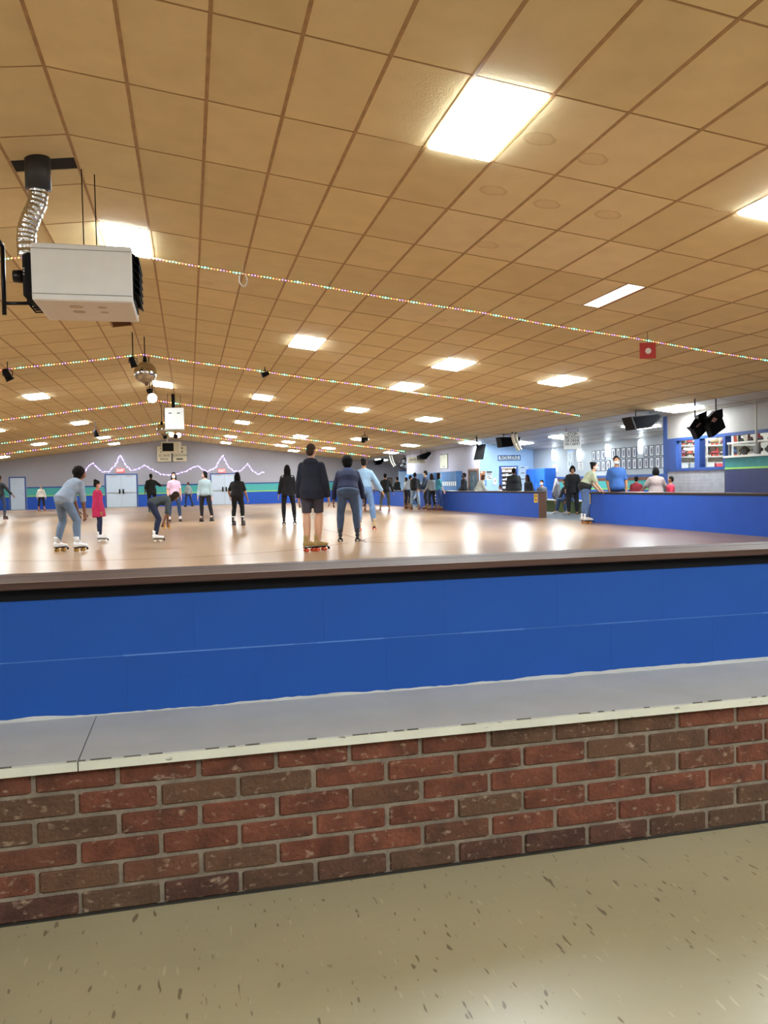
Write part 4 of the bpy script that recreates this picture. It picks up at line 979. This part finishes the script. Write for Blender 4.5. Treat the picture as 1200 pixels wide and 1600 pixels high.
        t0_ = wr[s]+d*.015*h+sd*.02*h; fing.tube([t0_, t0_+sd*.014*h+d*.018*h, t0_+sd*.016*h+d*.036*h+cin*.006*h], [.007*h, .006*h, .0045*h], 6)
    soft(body, 'body', sk, root, vox*.9, extra=fing)
    for s in (-1, 1):
        e_ = MB().ball(hp(s*.017, .045, .006), (.0072*h, .005*h, .005*h), 8, 6, Rh).build('eye', mat('eye_white', '#e8e4de', .3), root, True)
        MB().ball(hp(s*.017, .049, .006), (.0035*h, .003*h, .0036*h), 8, 6, Rh).build('iris', mat('eye_dark', '#20150f', .3), e_, True)
    if mask: 
        mk = MB().ball(hp(0, .024, -.026), (.037*h, .041*h, .030*h), 14, 10, Rh).build('face_mask', mat('mask_'+mask, mask, .7, var=.03), root, True)
        for s in (-1, 1): MB().tube([hp(s*.034, .03, -.014), hp(s*.045, .01, -.004), hp(s*.047, -.008, -.01)], .0018*h, 5).build('ear_loop', M_paper, mk)
    else: MB().ball(hp(0, .049, -.036), (.014*h, .006*h, .004*h), 10, 6, Rh).build('lips', mat('lips_'+skin, '#7c3f37', .5), root, True)
    # ---- clothes
    cl = MB(); torso(cl, hem, .290, .010*loose+.006, .10 if hem < -.1 else 0.05)
    for s in (-1, 1):
        if sleeve > 0:
            e = .010*loose+.003
            u = min(sleeve, 1.0); b_ = sh[s]+(el[s]-sh[s])*u
            cl.capsule(sh[s], b_, .031*h*fat**.5+e*.8, (.033-.007*u)*h*fat**.5+e, 12, True, sleeve >= 1)
            if sleeve > 1:
                u = min(sleeve-1, 1.0)*.97; cl.capsule(el[s], el[s]+(wr[s]-el[s])*u, .026*h*fat**.5+e, (.026-.007*u)*h+e, 12, True, False)
    nm = {'coat': 'coat', 'jacket': 'jacket'}.get(coat, 'top')
    tc = soft(cl, nm, mat('cloth_'+top, top, .85, var=.12, scale=9, bump=.25, bscale=28), root, vox, smooth=2)
    pn = MB(); torso(pn, -.065, .085, .006)
    for s in (-1, 1):
        kn, ak, hi_ = knees[s], ank[s], hips[s]; u = min(plen, 1.0); e = .008*loose
        pn.capsule(hi_, hi_+(kn-hi_)*u, .053*h*fat**.7+e, (.053-.019*u)*h*fat**.6+e, 14, True, plen >= 1)
        if plen > 1:
            u = min(plen-1, 1.0)*.96; cf = kn+(ak-kn)*.3+V(0, -.008*h, 0)
            pn.capsule(kn, cf, .034*h*fat**.5+e, .036*h*fat**.5+e, 14)
            pn.capsule(cf, kn+(ak-kn)*max(u, .32), .036*h*fat**.5+e, (.036-.012*max(u-.3, 0)/.7)*h+e, 14, True, False)
    soft(pn, 'shorts' if plen <= 1.1 else 'trousers', mat('cloth_'+pants, pants, .85, var=.15, scale=9, bump=.2, bscale=28), root, vox, smooth=2)
    if hood:
        hb = MB().ball(spine(.275)+V(0, -.045*h, 0), (.075*h, .040*h, .042*h), 14, 10)
        soft(hb, 'hood', mat('cloth_'+hood, hood, .85, var=.12), root, vox)
    if sock:
        for s in (-1, 1):
            MB().cone(ank[s]+V(0, -.006*h, .005*h), ank[s]+(knees[s]-ank[s]).normalized()*.14*h, .030*h, .034*h, 12).build('sock', mat('sock_'+sock, sock, .9), root, True)
    # ---- hair
    if hair != 'bald':
        hb = MB(); curl = 0
        hm = mat('hair_'+hairc, hairc, .8, spec=.2, var=.3, scale=25, bump=.5, bscale=60)
        if hair == 'buzz': hb.ball(hp(0, -.010, .020), (.0455*h, .051*h, .052*h), 16, 12, Rh)
        else: hb.ball(hp(0, -.012, .020), (.049*h, .055*h, .057*h), 16, 12, Rh)
        if hair in ('short', 'buzz', 'bun', 'curly', 'bob', 'long', 'tail'): hb.ball(hp(0, -.030, -.012), (.040*h, .034*h, .040*h), 12, 8, Rh)
        if hair == 'long':
            for s in (-1, 0, 1): hb.capsule(hp(s*.030, -.026, -.01), hp(s*.034, -.040, -.125), .030*h, .024*h)
            for s in (-1, 1): hb.capsule(hp(s*.042, .006, 0), hp(s*.046, .010, -.085), .015*h, .016*h)
        if hair == 'bob':
            for s in (-1, 0, 1): hb.capsule(hp(s*.034, -.022, 0), hp(s*.036, -.026, -.055), .028*h, .024*h)
            for s in (-1, 1): hb.capsule(hp(s*.042, .008, .01), hp(s*.046, .006, -.045), .016*h, .018*h)
        if hair == 'bun': hb.ball(hp(0, -.045, .062), (.028*h, .028*h, .026*h), 12, 8, Rh)
        if hair == 'tail': hb.ball(hp(0, -.058, .02), .016*h, 10, 8); hb.capsule(hp(0, -.066, .01), hp(0, -.064, -.09), .020*h, .010*h)
        if hair == 'curly': hb.ball(hp(0, -.018, .018), (.060*h, .062*h, .062*h), 16, 12, Rh); hb.ball(hp(0, -.036, -.03), (.050*h, .038*h, .04*h), 12, 8, Rh); curl = .010*h
        soft(hb, 'hair', hm, root, vox*.85, curl, smooth=2)
    # ---- feet
    for s in (-1, 1):
        loc = V(ank[s].x, ank[s].y, ank[s].z-az)
        if skates: skate(root, loc, -foot*s-fyaw, boot, wheels, fs)
        else:
            o = inst('shoe', get_boot(boot), loc, root, (0, 0, -foot*s-fyaw), (fs, fs, fs*.8))
            MB().bevbox((0, .055, .008), (.085, .255, .016), .004).build('shoe_sole', M_paper, o)
    if tag_c:
        for s, arr in tag_c: 
            w_ = wr[s]+hd[s]*.05*h
            MB().bevbox(w_+V(.01, .03, -.05), (.07, .02, .10), .004).build('wrist_tag', mat('orange_tag', '#e79a1c', .6), root)
    if extra: extra(root, dict(P=P, spine=spine, d2=d2, hp=hp, wr=wr, el=el, sh=sh, knees=knees, ank=ank, h=h))
    return root
def flush_soft():
    dg = bpy.context.evaluated_depsgraph_get(); rr = random.Random(2)
    done = []
    for o, curl, extra, m in PENDING: done.append(bpy.data.meshes.new_from_object(o.evaluated_get(dg)))
    for (o, curl, extra, m), me in zip(PENDING, done):
        o.modifiers.clear(); old = o.data; nm = old.name
        if extra is not None:
            vs_ = [tuple(v.co) for v in me.vertices]; fs_ = [tuple(p.vertices) for p in me.polygons]; k = len(vs_)
            vs_ += extra.v; fs_ += [tuple(i+k for i in f) for f in extra.f]
            me2 = bpy.data.meshes.new(nm); me2.from_pydata(vs_, [], fs_); me2.update(); bpy.data.meshes.remove(me); me = me2
        if curl:
            for v in me.vertices: v.co += v.normal*rr.uniform(-curl*.3, curl)
        me.polygons.foreach_set('use_smooth', [True]*len(me.polygons))
        me.materials.clear(); me.materials.append(m); o.data = me; bpy.data.meshes.remove(old); me.name = nm
    PENDING.clear()
JEANS = '#2c3c5c'
# --- skaters on the rink floor
person('bent-over skater in grey long top and faded grey jeans, white skates', -2.15, 15.55, 48, 1.66, 1.12, 'brown', '#8793a5', -.05, 1.15, '#66778f', 1.93, lean=.74,
    larm=((.1, .3, -1), (.05, .35, -1)), rarm=((.1, .05, -1), (.0, .1, -1)), lleg=((.30, .30, -1), (.16, -.20, -1)), rleg=((.22, .42, -1), (.22, -.18, -1)), hair='curly', hairc='#160d09', turn=.35, nod=-.45, boot='#e8e8ea', wheels='#a87a2a', sock='#e6e6e6')
person('child skater in long magenta coat with bun and pink mask', -1.88, 18.35, 82, 1.26, 1.05, 'tan', '#b81f52', -.17, 2.0, '#1c2440', 1.98, larm=((.12, .08, -1), (.05, .3, -1)), rarm=((.10, .0, -1), (.05, .25, -1)),
    lleg=((.05, .10, -1), (.04, -.03, -1)), hair='bun', hairc='#17100d', mask='#e8b9c2', boot='#ecebee', wheels='#d8d0cc', nod=.15, coat='coat')
person('child skater bent double with dark top, dark jeans and yellow tags', -0.70, 17.6, 80, 1.42, .92, 'brown', '#3c4448', -.03, 1.2, '#1d2542', 1.98, lean=1.38,
    larm=((.1, .15, -1), (.0, -.05, -1)), rarm=((.06, -.1, -1), (.0, -.35, -1)), lleg=((.05, .50, -1), (.03, -.22, -1)), rleg=((.05, .44, -1), (.03, -.24, -1)), hair='long', hairc='#2c1a12', nod=.35, boot='#f0efee', wheels='#e0d8c8', tag_c=((-1, 0), (1, 0)))
person('masked skater in pale pink tee and jeans facing the viewer', -0.48, 28.1, 178, 1.60, 1.05, 'light', '#d9b3cb', -.02, .75, '#2d4263', 1.96, larm=((.22, -.02, -1), (.1, .2, -1)), rarm=((.25, .0, -1), (-.05, .5, -1)),
    lleg=((.16, .06, -1), (.08, -.04, -1)), hair='long', hairc='#120e0d', mask='#dfe9ee', boot='#e9e4ec', wheels='#3a3040', turn=.1)
person('skater in grey long-sleeved top and black trousers looking left', .56, 27.3, 200, 1.60, 1.10, 'light', '#9fb0b6', -.06, 1.95, '#1b181b', 1.98, larm=((.22, 0, -1), (.14, .15, -1)), rarm=((.18, .05, -1), (.08, .3, -1)),
    lleg=((.18, .05, -1), (.16, -.1, -1)), rleg=((.10, .08, -1), (.0, -.03, -1)), hair='bob', hairc='#141011', mask='#e3c5c2', turn=.9, boot='#3a2c22', wheels='#201c1a')
person('skater in black tee and cropped black trousers, seen from behind', 1.36, 23.8, 22, 1.50, 1.25, 'tan', '#131216', -.03, .9, '#121216', 1.72, lean=.12, larm=((.5, .1, -1), (.1, .5, -.5)), rarm=((.32, .05, -1), (.2, .3, -1)),
    lleg=((.12, .22, -1), (.06, -.16, -1)), hair='long', hairc='#0d0b0c', boot='#2a1d1d', wheels='#3a2a28', sock='#e4dedc', turn=-.2)
def shoulder_marks(root, k):
    for s in (-1, 1):
        for q in range(3):
            p_ = k['sh'][s]+V(-s*.02*q-s*.01, -.07, .02-.035*q)
            MB().box(p_, (.05, .02, .018), Matrix.Rotation(.6*s, 3, 'Y')).build('white_stripe', M_paper, root)
person('skater in black top with white shoulder marks and black leggings', 2.82, 23.6, 8, 1.66, 1.02, 'light', '#14141b', -.08, 1.9, '#101116', 1.98, lean=.05, larm=((.25, 0, -1), (.18, .1, -1)), rarm=((.2, 0, -1), (.1, .15, -1)),
    lleg=((.10, .05, -1), (.0, -.04, -1)), rleg=((.18, .05, -1), (.06, -.04, -1)), hair='long', hairc='#0c0a0b', boot='#1b191c', wheels='#1b191c', extra=shoulder_marks)
person('tall skater in navy jacket and grey shorts with bare legs', 1.98, 13.4, 20, 1.74, 1.05, 'light', '#11172a', -.075, 1.98, '#3e3a44', .86, lean=.06, larm=((.2, .0, -1), (.1, .25, -1)), rarm=((.22, .05, -1), (.12, .35, -1)),
    lleg=((.02, .02, -1), (-.03, -.14, -1)), rleg=((.02, .16, -1), (-.06, -.04, -1)), fyaw=.8, calf=1.2, hair='buzz', hairc='#3a2c22', boot='#a58a52', wheels='#d2512a', hood='#11172a', loose=1.7, coat='jacket', turn=.25)
person('skater in navy hoodie and blue jeans leaning forward slightly', 3.0, 15.5, 12, 1.66, 1.32, 'brown', '#0f1638', .03, 1.98, '#3d4d68', 2.0, lean=.42, larm=((.30, -.05, -1), (.14, .12, -1)), rarm=((.34, .0, -1), (.16, .2, -1)),
    lleg=((.16, .16, -1), (.04, -.12, -1)), hair='curly', hairc='#100d0d', boot='#262a30', wheels='#4a4c52', hood='#22305c', loose=1.0, coat='jacket')
person('skater in pale denim jacket and light ripped jeans', 4.12, 19.0, 12, 1.70, 1.0, 'tan', '#86a3bf', .02, 1.98, '#6482ab', 1.97, lean=.16, larm=((.3, .05, -1), (.1, .3, -1)), rarm=((.62, -.05, -1), (.55, .15, -1)),
    lleg=((.10, .10, -1), (.02, -.06, -1)), rleg=((.22, .16, -1), (.10, -.10, -1)), hair='buzz', hairc='#15100e', boot='#b89a72', wheels='#d2512a', loose=1.4, coat='jacket')
person('far left skater in black with arm stretched to the right', -7.42, 35.5, 20, 1.74, .95, 'brown', '#141416', -.04, 1.9, '#2a3a58', 2.0, larm=((.3, 0, -1), (.1, .1, -1)), rarm=((.75, .1, -1), (.9, .1, -1)), lleg=((.10, -.1, -1), (.0, -.2, -1)), rleg=((.14, .1, -1), (.05, -.1, -1)),
    hair='short', boot='#3a2622', wheels='#6b3a28')
person('small far child in white sweater and black leggings by the wall', -8.3, 50.3, 5, 1.44, 1.0, 'light', '#e5e2da', -.03, 1.95, '#16161c', 1.7, larm=((.35, 0, -1), (.1, .3, -1)), rarm=((.35, 0, -1), (.1, .3, -1)), lleg=((.14, .05, -1), (.1, -.05, -1)), hair='short', hairc='#9a8f88', boot='#b58b6a', wheels='#c46a3a', sock='#c05a72', loose=1.6)
person('burly skater in black tee reaching an arm to the right', -1.7, 40.9, 0, 1.80, 1.22, 'deep', '#0f0f12', -.10, 1.0, '#121216', 2.0, larm=((.3, 0, -1), (.15, .2, -1)), rarm=((.75, .1, -.6), (1, .2, -.1)), lleg=((.06, .1, -1), (.0, -.1, -1)), rleg=((.2, .1, -1), (.15, -.1, -1)), hair='buzz', hairc='#0d0b0a', boot='#17171a', wheels='#3a6a48', loose=1.5)
person('far child in grey top and dark jeans striding by the wall', 0.0, 50.2, 330, 1.46, .9, 'light', '#8c9497', -.04, 1.95, '#202c48', 2.0, larm=((.3, .2, -1), (.1, .5, -1)), rarm=((.3, -.2, -1), (.1, .2, -1)), lleg=((.10, .35, -1), (.05, .05, -1)), rleg=((.10, -.25, -1), (.05, -.5, -1)), hair='short', hairc='#5a3222', boot='#1a1a1e', wheels='#222226', loose=1.3)
person('skater in black jacket and olive trousers near the far rail', 7.75, 32.2, 15, 1.50, 1.05, 'tan', '#131316', -.06, 1.98, '#4d5048', 2.0, lean=.18, larm=((.3, .1, -1), (.1, .3, -1)), rarm=((.5, .0, -1), (.3, .15, -1)), lleg=((.25, .0, -1), (.15, -.35, -1)), rleg=((.12, .2, -1), (.05, -.1, -1)), hair='short', boot='#b08a5a', wheels='#c9541f', loose=1.3)
person('skater in white shirt and black trousers half hidden by denim jacket', 7.35, 33.6, 20, 1.45, 1.0, 'brown', '#d8d8d8', -.04, 1.2, '#15161c', 2.0, lean=.15, larm=((.4, .1, -1), (.1, .5, -.6)), rarm=((.4, .0, -1), (.1, .5, -.6)), lleg=((.1, .1, -1), (.05, -.1, -1)), hair='short', boot='#8a6a48', wheels='#b5541f')
# --- the group at the rail
LEANL = ((.2, .3, -1), (.1, .6, -.6))
g = dict(boot='#8c6a4a', wheels='#a5522a')
person('group skater in grey shirt, leftmost, bending at the rail', 9.35, 34.6, 60, 1.50, 1.0, 'tan', '#8f959c', -.03, 1.0, '#1c222e', 2.0, lean=.5, larm=LEANL, rarm=LEANL, lleg=((.1, .25, -1), (.05, -.2, -1)), hair='short', **g)
person('group skater in black hooded jacket and light blue jeans', 9.32, 33.2, 30, 1.52, 1.08, 'deep', '#18181b', -.05, 1.98, '#93a9bf', 2.0, lean=.12, larm=LEANL, rarm=LEANL, lleg=((.18, .05, -1), (.08, -.05, -1)), hair='short', hood='#1e1e22', loose=1.4, **g)
person('tall group skater in slate jacket and black trousers', 9.62, 32.5, 300, 1.60, 1.0, 'light', '#333a4c', -.06, 1.98, '#15161a', 2.0, lean=.1, larm=LEANL, rarm=LEANL, lleg=((.12, .05, -1), (.30, -.15, -1)), rleg=((.1, .3, -1), (.05, -.2, -1)), hair='short', loose=1.3, mask='#dcdcdc', **g)
def dots(root, k):
    for s in (1,):
        for q in range(4):
            p_ = k['ank'][s]+(k['knees'][s]-k['ank'][s])*(1.5-q*.28) if q > 1 else k['knees'][s]+V(0, 0, .12*(2-q))
            MB().ball(p_+V(.075*s, 0, 0), .035, 8, 6).build('white_dot', M_paper, root, True)
person('group skater in black trousers with white dots, grey sleeves', 9.60, 31.6, 340, 1.46, .95, 'light', '#8d9298', -.03, 1.9, '#131317', 2.0, lean=.08, larm=LEANL, rarm=LEANL, lleg=((.1, .2, -1), (.05, -.2, -1)), hair='long', hairc='#2a1c17', extra=dots, **g)
person('group skater in teal top and blue jeans, rightmost at the rail', 9.78, 31.3, 100, 1.48, .95, 'light', '#3d8a9c', -.03, 1.2, '#2c4a80', 2.0, lean=.05, larm=((.2, .1, -1), (.1, .2, -1)), rarm=((.5, .3, -1), (.4, .4, -1)), lleg=((.14, .2, -1), (.05, -.2, -1)), hair='long', hairc='#1c1412', **g)
flush_soft()
# --- people in the lobby beyond the half walls
n = dict(skates=False, boot='#1d1d20')
person('person in black coat standing behind the farthest half wall', 10.75, 41.6, 330, 1.50, 1.1, 'tan', '#141416', -.12, 1.98, '#17171c', 2.0, lean=.1, larm=LEANL, rarm=LEANL, hair='short', loose=1.4, **n)
person('person in white sleeveless top behind the brown rail end', 10.85, 40.1, 280, 1.46, 1.0, 'tan', '#d8d2cf', -.02, .3, '#2a2a30', 2.0, lean=.1, larm=LEANL, rarm=LEANL, hair='long', hairc='#2a1a14', **n)
person('person in pale grey crouching in the far rail gap', 10.5, 36.6, 290, 1.45, 1.0, 'tan', '#8a93a0', -.03, 1.9, '#17171c', 2.0, lean=.9, larm=LEANL, rarm=LEANL, lleg=((.15, .9, -.35), (.05, -.55, -1)), hair='short', **n)
person('person in black leather jacket in profile by the locker door', 10.9, 31.4, 285, 1.52, 1.1, 'deep', '#141518', -.08, 1.98, '#17171c', 2.0, larm=LEANL, rarm=LEANL, hair='short', mask='#1c1c20', loose=1.4, **n)
person('person in black and white camouflage hoodie leaning on the half wall', 10.75, 29.4, 100, 1.46, 1.1, 'light', '#b9b6a6', -.03, 1.98, '#17171c', 2.0, lean=.45, larm=LEANL, rarm=LEANL, hair='bob', hairc='#4a3424', loose=1.6, **n)
person('small child in white shirt peeking over the half wall', 10.75, 27.1, 280, 1.0, 1.05, 'tan', '#e0dcdc', -.03, 1.0, '#30384a', 2.0, hair='short', hairc='#2a1c14', **n)
person('large person in black seen from behind before the lit shelves', 10.9, 26.2, 10, 1.60, 1.45, 'deep', '#0f1014', -.12, 1.98, '#121217', 2.0, hair='short', hairc='#0d0c0c', loose=1.8, hood='#101116', **n)
person('person in dark hooded coat slouching beside the yellow notice', 10.85, 24.7, 260, 1.34, 1.2, 'deep', '#14151c', -.14, 1.98, '#17171c', 2.0, lean=.25, hair='long', hairc='#1b1c24', loose=1.8, hood='#1a1b24', **n)
SIT = ((.12, 1, -.12), (.05, -.15, -1))
person('seated person with white mask and grey jacket by the brown end board', 12.15, 26.9, 230, 1.50, 1.1, 'tan', '#55585e', -.02, 1.98, '#1b1c22', 2.0, lean=.2, lleg=SIT, larm=LEANL, rarm=LEANL, hair='short', mask='#dfe4e8', **n)
person('seated person in blue jeans with white shoes on the lobby bench', 11.95, 24.75, 255, 1.56, 1.1, 'tan', '#2b2c33', -.02, 1.98, '#45597a', 2.0, lean=.42, lleg=SIT, rleg=((.2, 1, -.1), (.1, .1, -1)), larm=LEANL, rarm=LEANL, hair='short', mask=None, skates=False, boot='#dcdcdc')
person('standing person in black jacket with white collar in the rail gap', 11.95, 23.9, 205, 1.60, 1.2, 'tan', '#101014', -.10, 1.98, '#121216', 2.0, lean=.2, larm=LEANL, rarm=LEANL, hair='bob', hairc='#0d0b0b', nod=.6, loose=1.6, **n)
t = thing('hung_coat', 'grey and white coat hanging over the lobby bench back', 'coat', (12.6, 26.4, .45))
soft(MB().capsule((0, 0, .55), (0, 0, .12), .10, .18).capsule((0, -.12, .5), (-.05, -.2, .15), .06, .05).capsule((0, .12, .5), (-.05, .2, .15), .06, .05), 'coat_body', mat('cloth_coat_grey', '#5c5a60', .9), t, .02)
soft(MB().capsule((-.06, -.05, .68), (-.13, .03, .25), .05, .04), 'white_scarf', mat('cloth_scarf', '#d8d6d4', .9), t, .02)
person('skater in pale green tee and dark jumper leaning on the rail', 9.70, 18.75, 100, 1.56, 1.12, 'light', '#a9b096', .06, .75, '#4d648c', 2.0, lean=.55, larm=((.15, .35, -1), (.0, .75, -.75)), rarm=((.15, .3, -1), (.0, .7, -.8)), lleg=((.06, .12, -1), (.03, -.10, -1)),
    hair='bun', hairc='#120e0e', mask='#dfe9e6', nod=-.3, turn=.5, boot='#d8d4d0', wheels='#b5702f', extra=lambda r, k: soft(MB().ball(k['P']+V(0, .02, .03), (.20, .17, .15), 16, 10), 'tied_jumper', mat('cloth_jumper_black', '#101013', .9), r, .018))
person('masked person in plain blue tee standing behind the half wall', 10.65, 18.85, 205, 1.72, 1.15, 'tan', '#365f9f', -.06, .85, '#1b2130', 2.0, larm=((.25, .05, -1), (.0, .35, -1)), rarm=((.22, 0, -1), (-.2, .5, -1)), hair='short', hairc='#120e0c', mask='#dfe9ee', loose=1.4, **n)
person('person in pinkish plaid shirt seen from behind near the shop', 11.4, 18.25, 20, 1.40, 1.25, 'tan', '#9c8a86', -.06, .9, '#2b2b33', 2.0, larm=((.55, .3, -1), (.2, .9, -.3)), rarm=((.55, .3, -1), (.2, .9, -.3)), hair='bob', hairc='#0f0c0c', loose=1.6, **n)
person('person in dark red jacket low behind the rail near the shop', 11.7, 19.7, 40, 1.20, 1.15, 'tan', '#8c2530', -.06, 1.98, '#22242c', 2.0, lean=.3, larm=LEANL, rarm=LEANL, hair='short', hood='#8c2530', loose=1.5, **n)
person('child in bright red top at the corner of the shop', 11.5, 17.75, 300, 1.16, 1.0, 'tan', '#d5344c', -.06, 1.98, '#22242c', 2.0, hair='short', **n)
flush_soft()

# ================================================================== SHOP GOODS
t = thing('shop_shelving', 'lit cream shop shelving behind the blue framed windows', 'shelf unit', (12.16, 18.69, 0))
MB().span((0, -0.03, 0), (2.3, 0, 2.35)).build('back_panel', mat('cream_panel', '#e6dcc6', .6), t)
for z in (1.32, 1.64, 1.93): MB().span((0, -.36, z-.03), (2.3, -.03, z)).build('shelf', M_frame, t)
for x in (0, .76, 1.52, 2.26): MB().span((x, -.36, 0), (x+.03, -.03, 2.3)).build('upright', M_frame, t)
NMC = {'#7a3f5c': 'plum', '#b4452f': 'orange', '#d8cfc4': 'cream', '#2d2d33': 'black', '#a02c33': 'red', '#4a5f8c': 'blue', '#8f7a4e': 'tan', '#c9c4cc': 'white'}
bt = ['#7a3f5c', '#b4452f', '#d8cfc4', '#2d2d33', '#a02c33', '#c9c4cc', '#4a5f8c', '#8f7a4e']
for zi, z in enumerate((1.64, 1.93)):
    for k in range(8):
        c_ = bt[(k+zi*3) % 8]
        rt = thing('display_skate', '%s roller skate, %s from the left on the %s shop shelf' % (NMC[c_], ORDW[k], ('middle', 'upper')[zi]), 'roller skate', ((12.33, 12.56, 12.79, 13.09, 13.32, 13.55, 13.86, 14.12)[k], 18.50, z), 0, 'skates on the shop shelves')
        skate(rt, (0, 0, 0), pi/2+(.5 if k % 2 else -.3), c_, '#d8cfc0' if k % 2 else '#b5342c', .85)
bx_c = [('white', '#e3e0da'), ('grey', '#8d9197'), ('blue', '#5d77b5'), ('white', '#e3e0da'), ('red', '#b03038')]
for k in range(8):
    nmc, hx_ = bx_c[k % 5]
    bt_ = thing('shoe_box', '%s shoe box, %s from the left on the lower shop shelf' % (nmc, ORDW[k]), 'box', ((12.31, 12.555, 12.80, 13.07, 13.315, 13.56, 13.85, 14.12)[k], 18.50, 1.32), 0, 'boxes on the lower shop shelf')
    MB().bevbox((0, 0, .07), (.19, .28, .14), .004).build('box_body', mat('carton_'+nmc, hx_, .6), bt_); MB().bevbox((0, 0, .15), (.20, .29, .035), .004).build('box_lid', mat('carton_lid', '#d8d4cc', .6), bt_)
for k, (nmc, c_) in enumerate((('red', '#a8262c'), ('white', '#d8d4d0'), ('red', '#a8262c'), ('maroon', '#6d1f2a'), ('black', '#222226'))):
    rt = thing('display_skate', '%s skate on the counter upper shelf, %s from the right' % (nmc, ORDW[k]), 'roller skate', (12.15, 14.75+k*.32, 1.88), 0, 'skates on the counter shelf')
    skate(rt, (0, 0, 0), pi, c_, '#3a3a3e', .6)
for k, (nmc, c_) in enumerate((('grey', '#7c828a'), ('slate', '#4a5560'), ('silver', '#b5bac0'), ('dark', '#33363c'))):
    pt = thing('display_pad', '%s knee pad in the counter glass case, %s from the right' % (nmc, ORDW[k]), 'knee pad', (12.16, 14.62+k*.42, 1.58), 0, 'pads in the counter case')
    MB().ball((0, 0, .10), (.07, .13, .10), 14, 10).build('pad_shell', mat('pad_'+nmc, c_, .4), pt, True); MB().span((-.03, -.15, .07), (.03, .15, .13)).build('pad_strap', M_black, pt)
c = Vector((12.95, 17.3, cz(12.95)-.005))
t = thing('shop_light', 'lit panel on the shop ceiling behind the windows', 'ceiling light', c); t.rotation_euler = (0, ANG, 0)
inst('panel_frame', lf_me, (0, 0, 0), t); inst('diffuser', ld_me, (0, 0, 0), t)
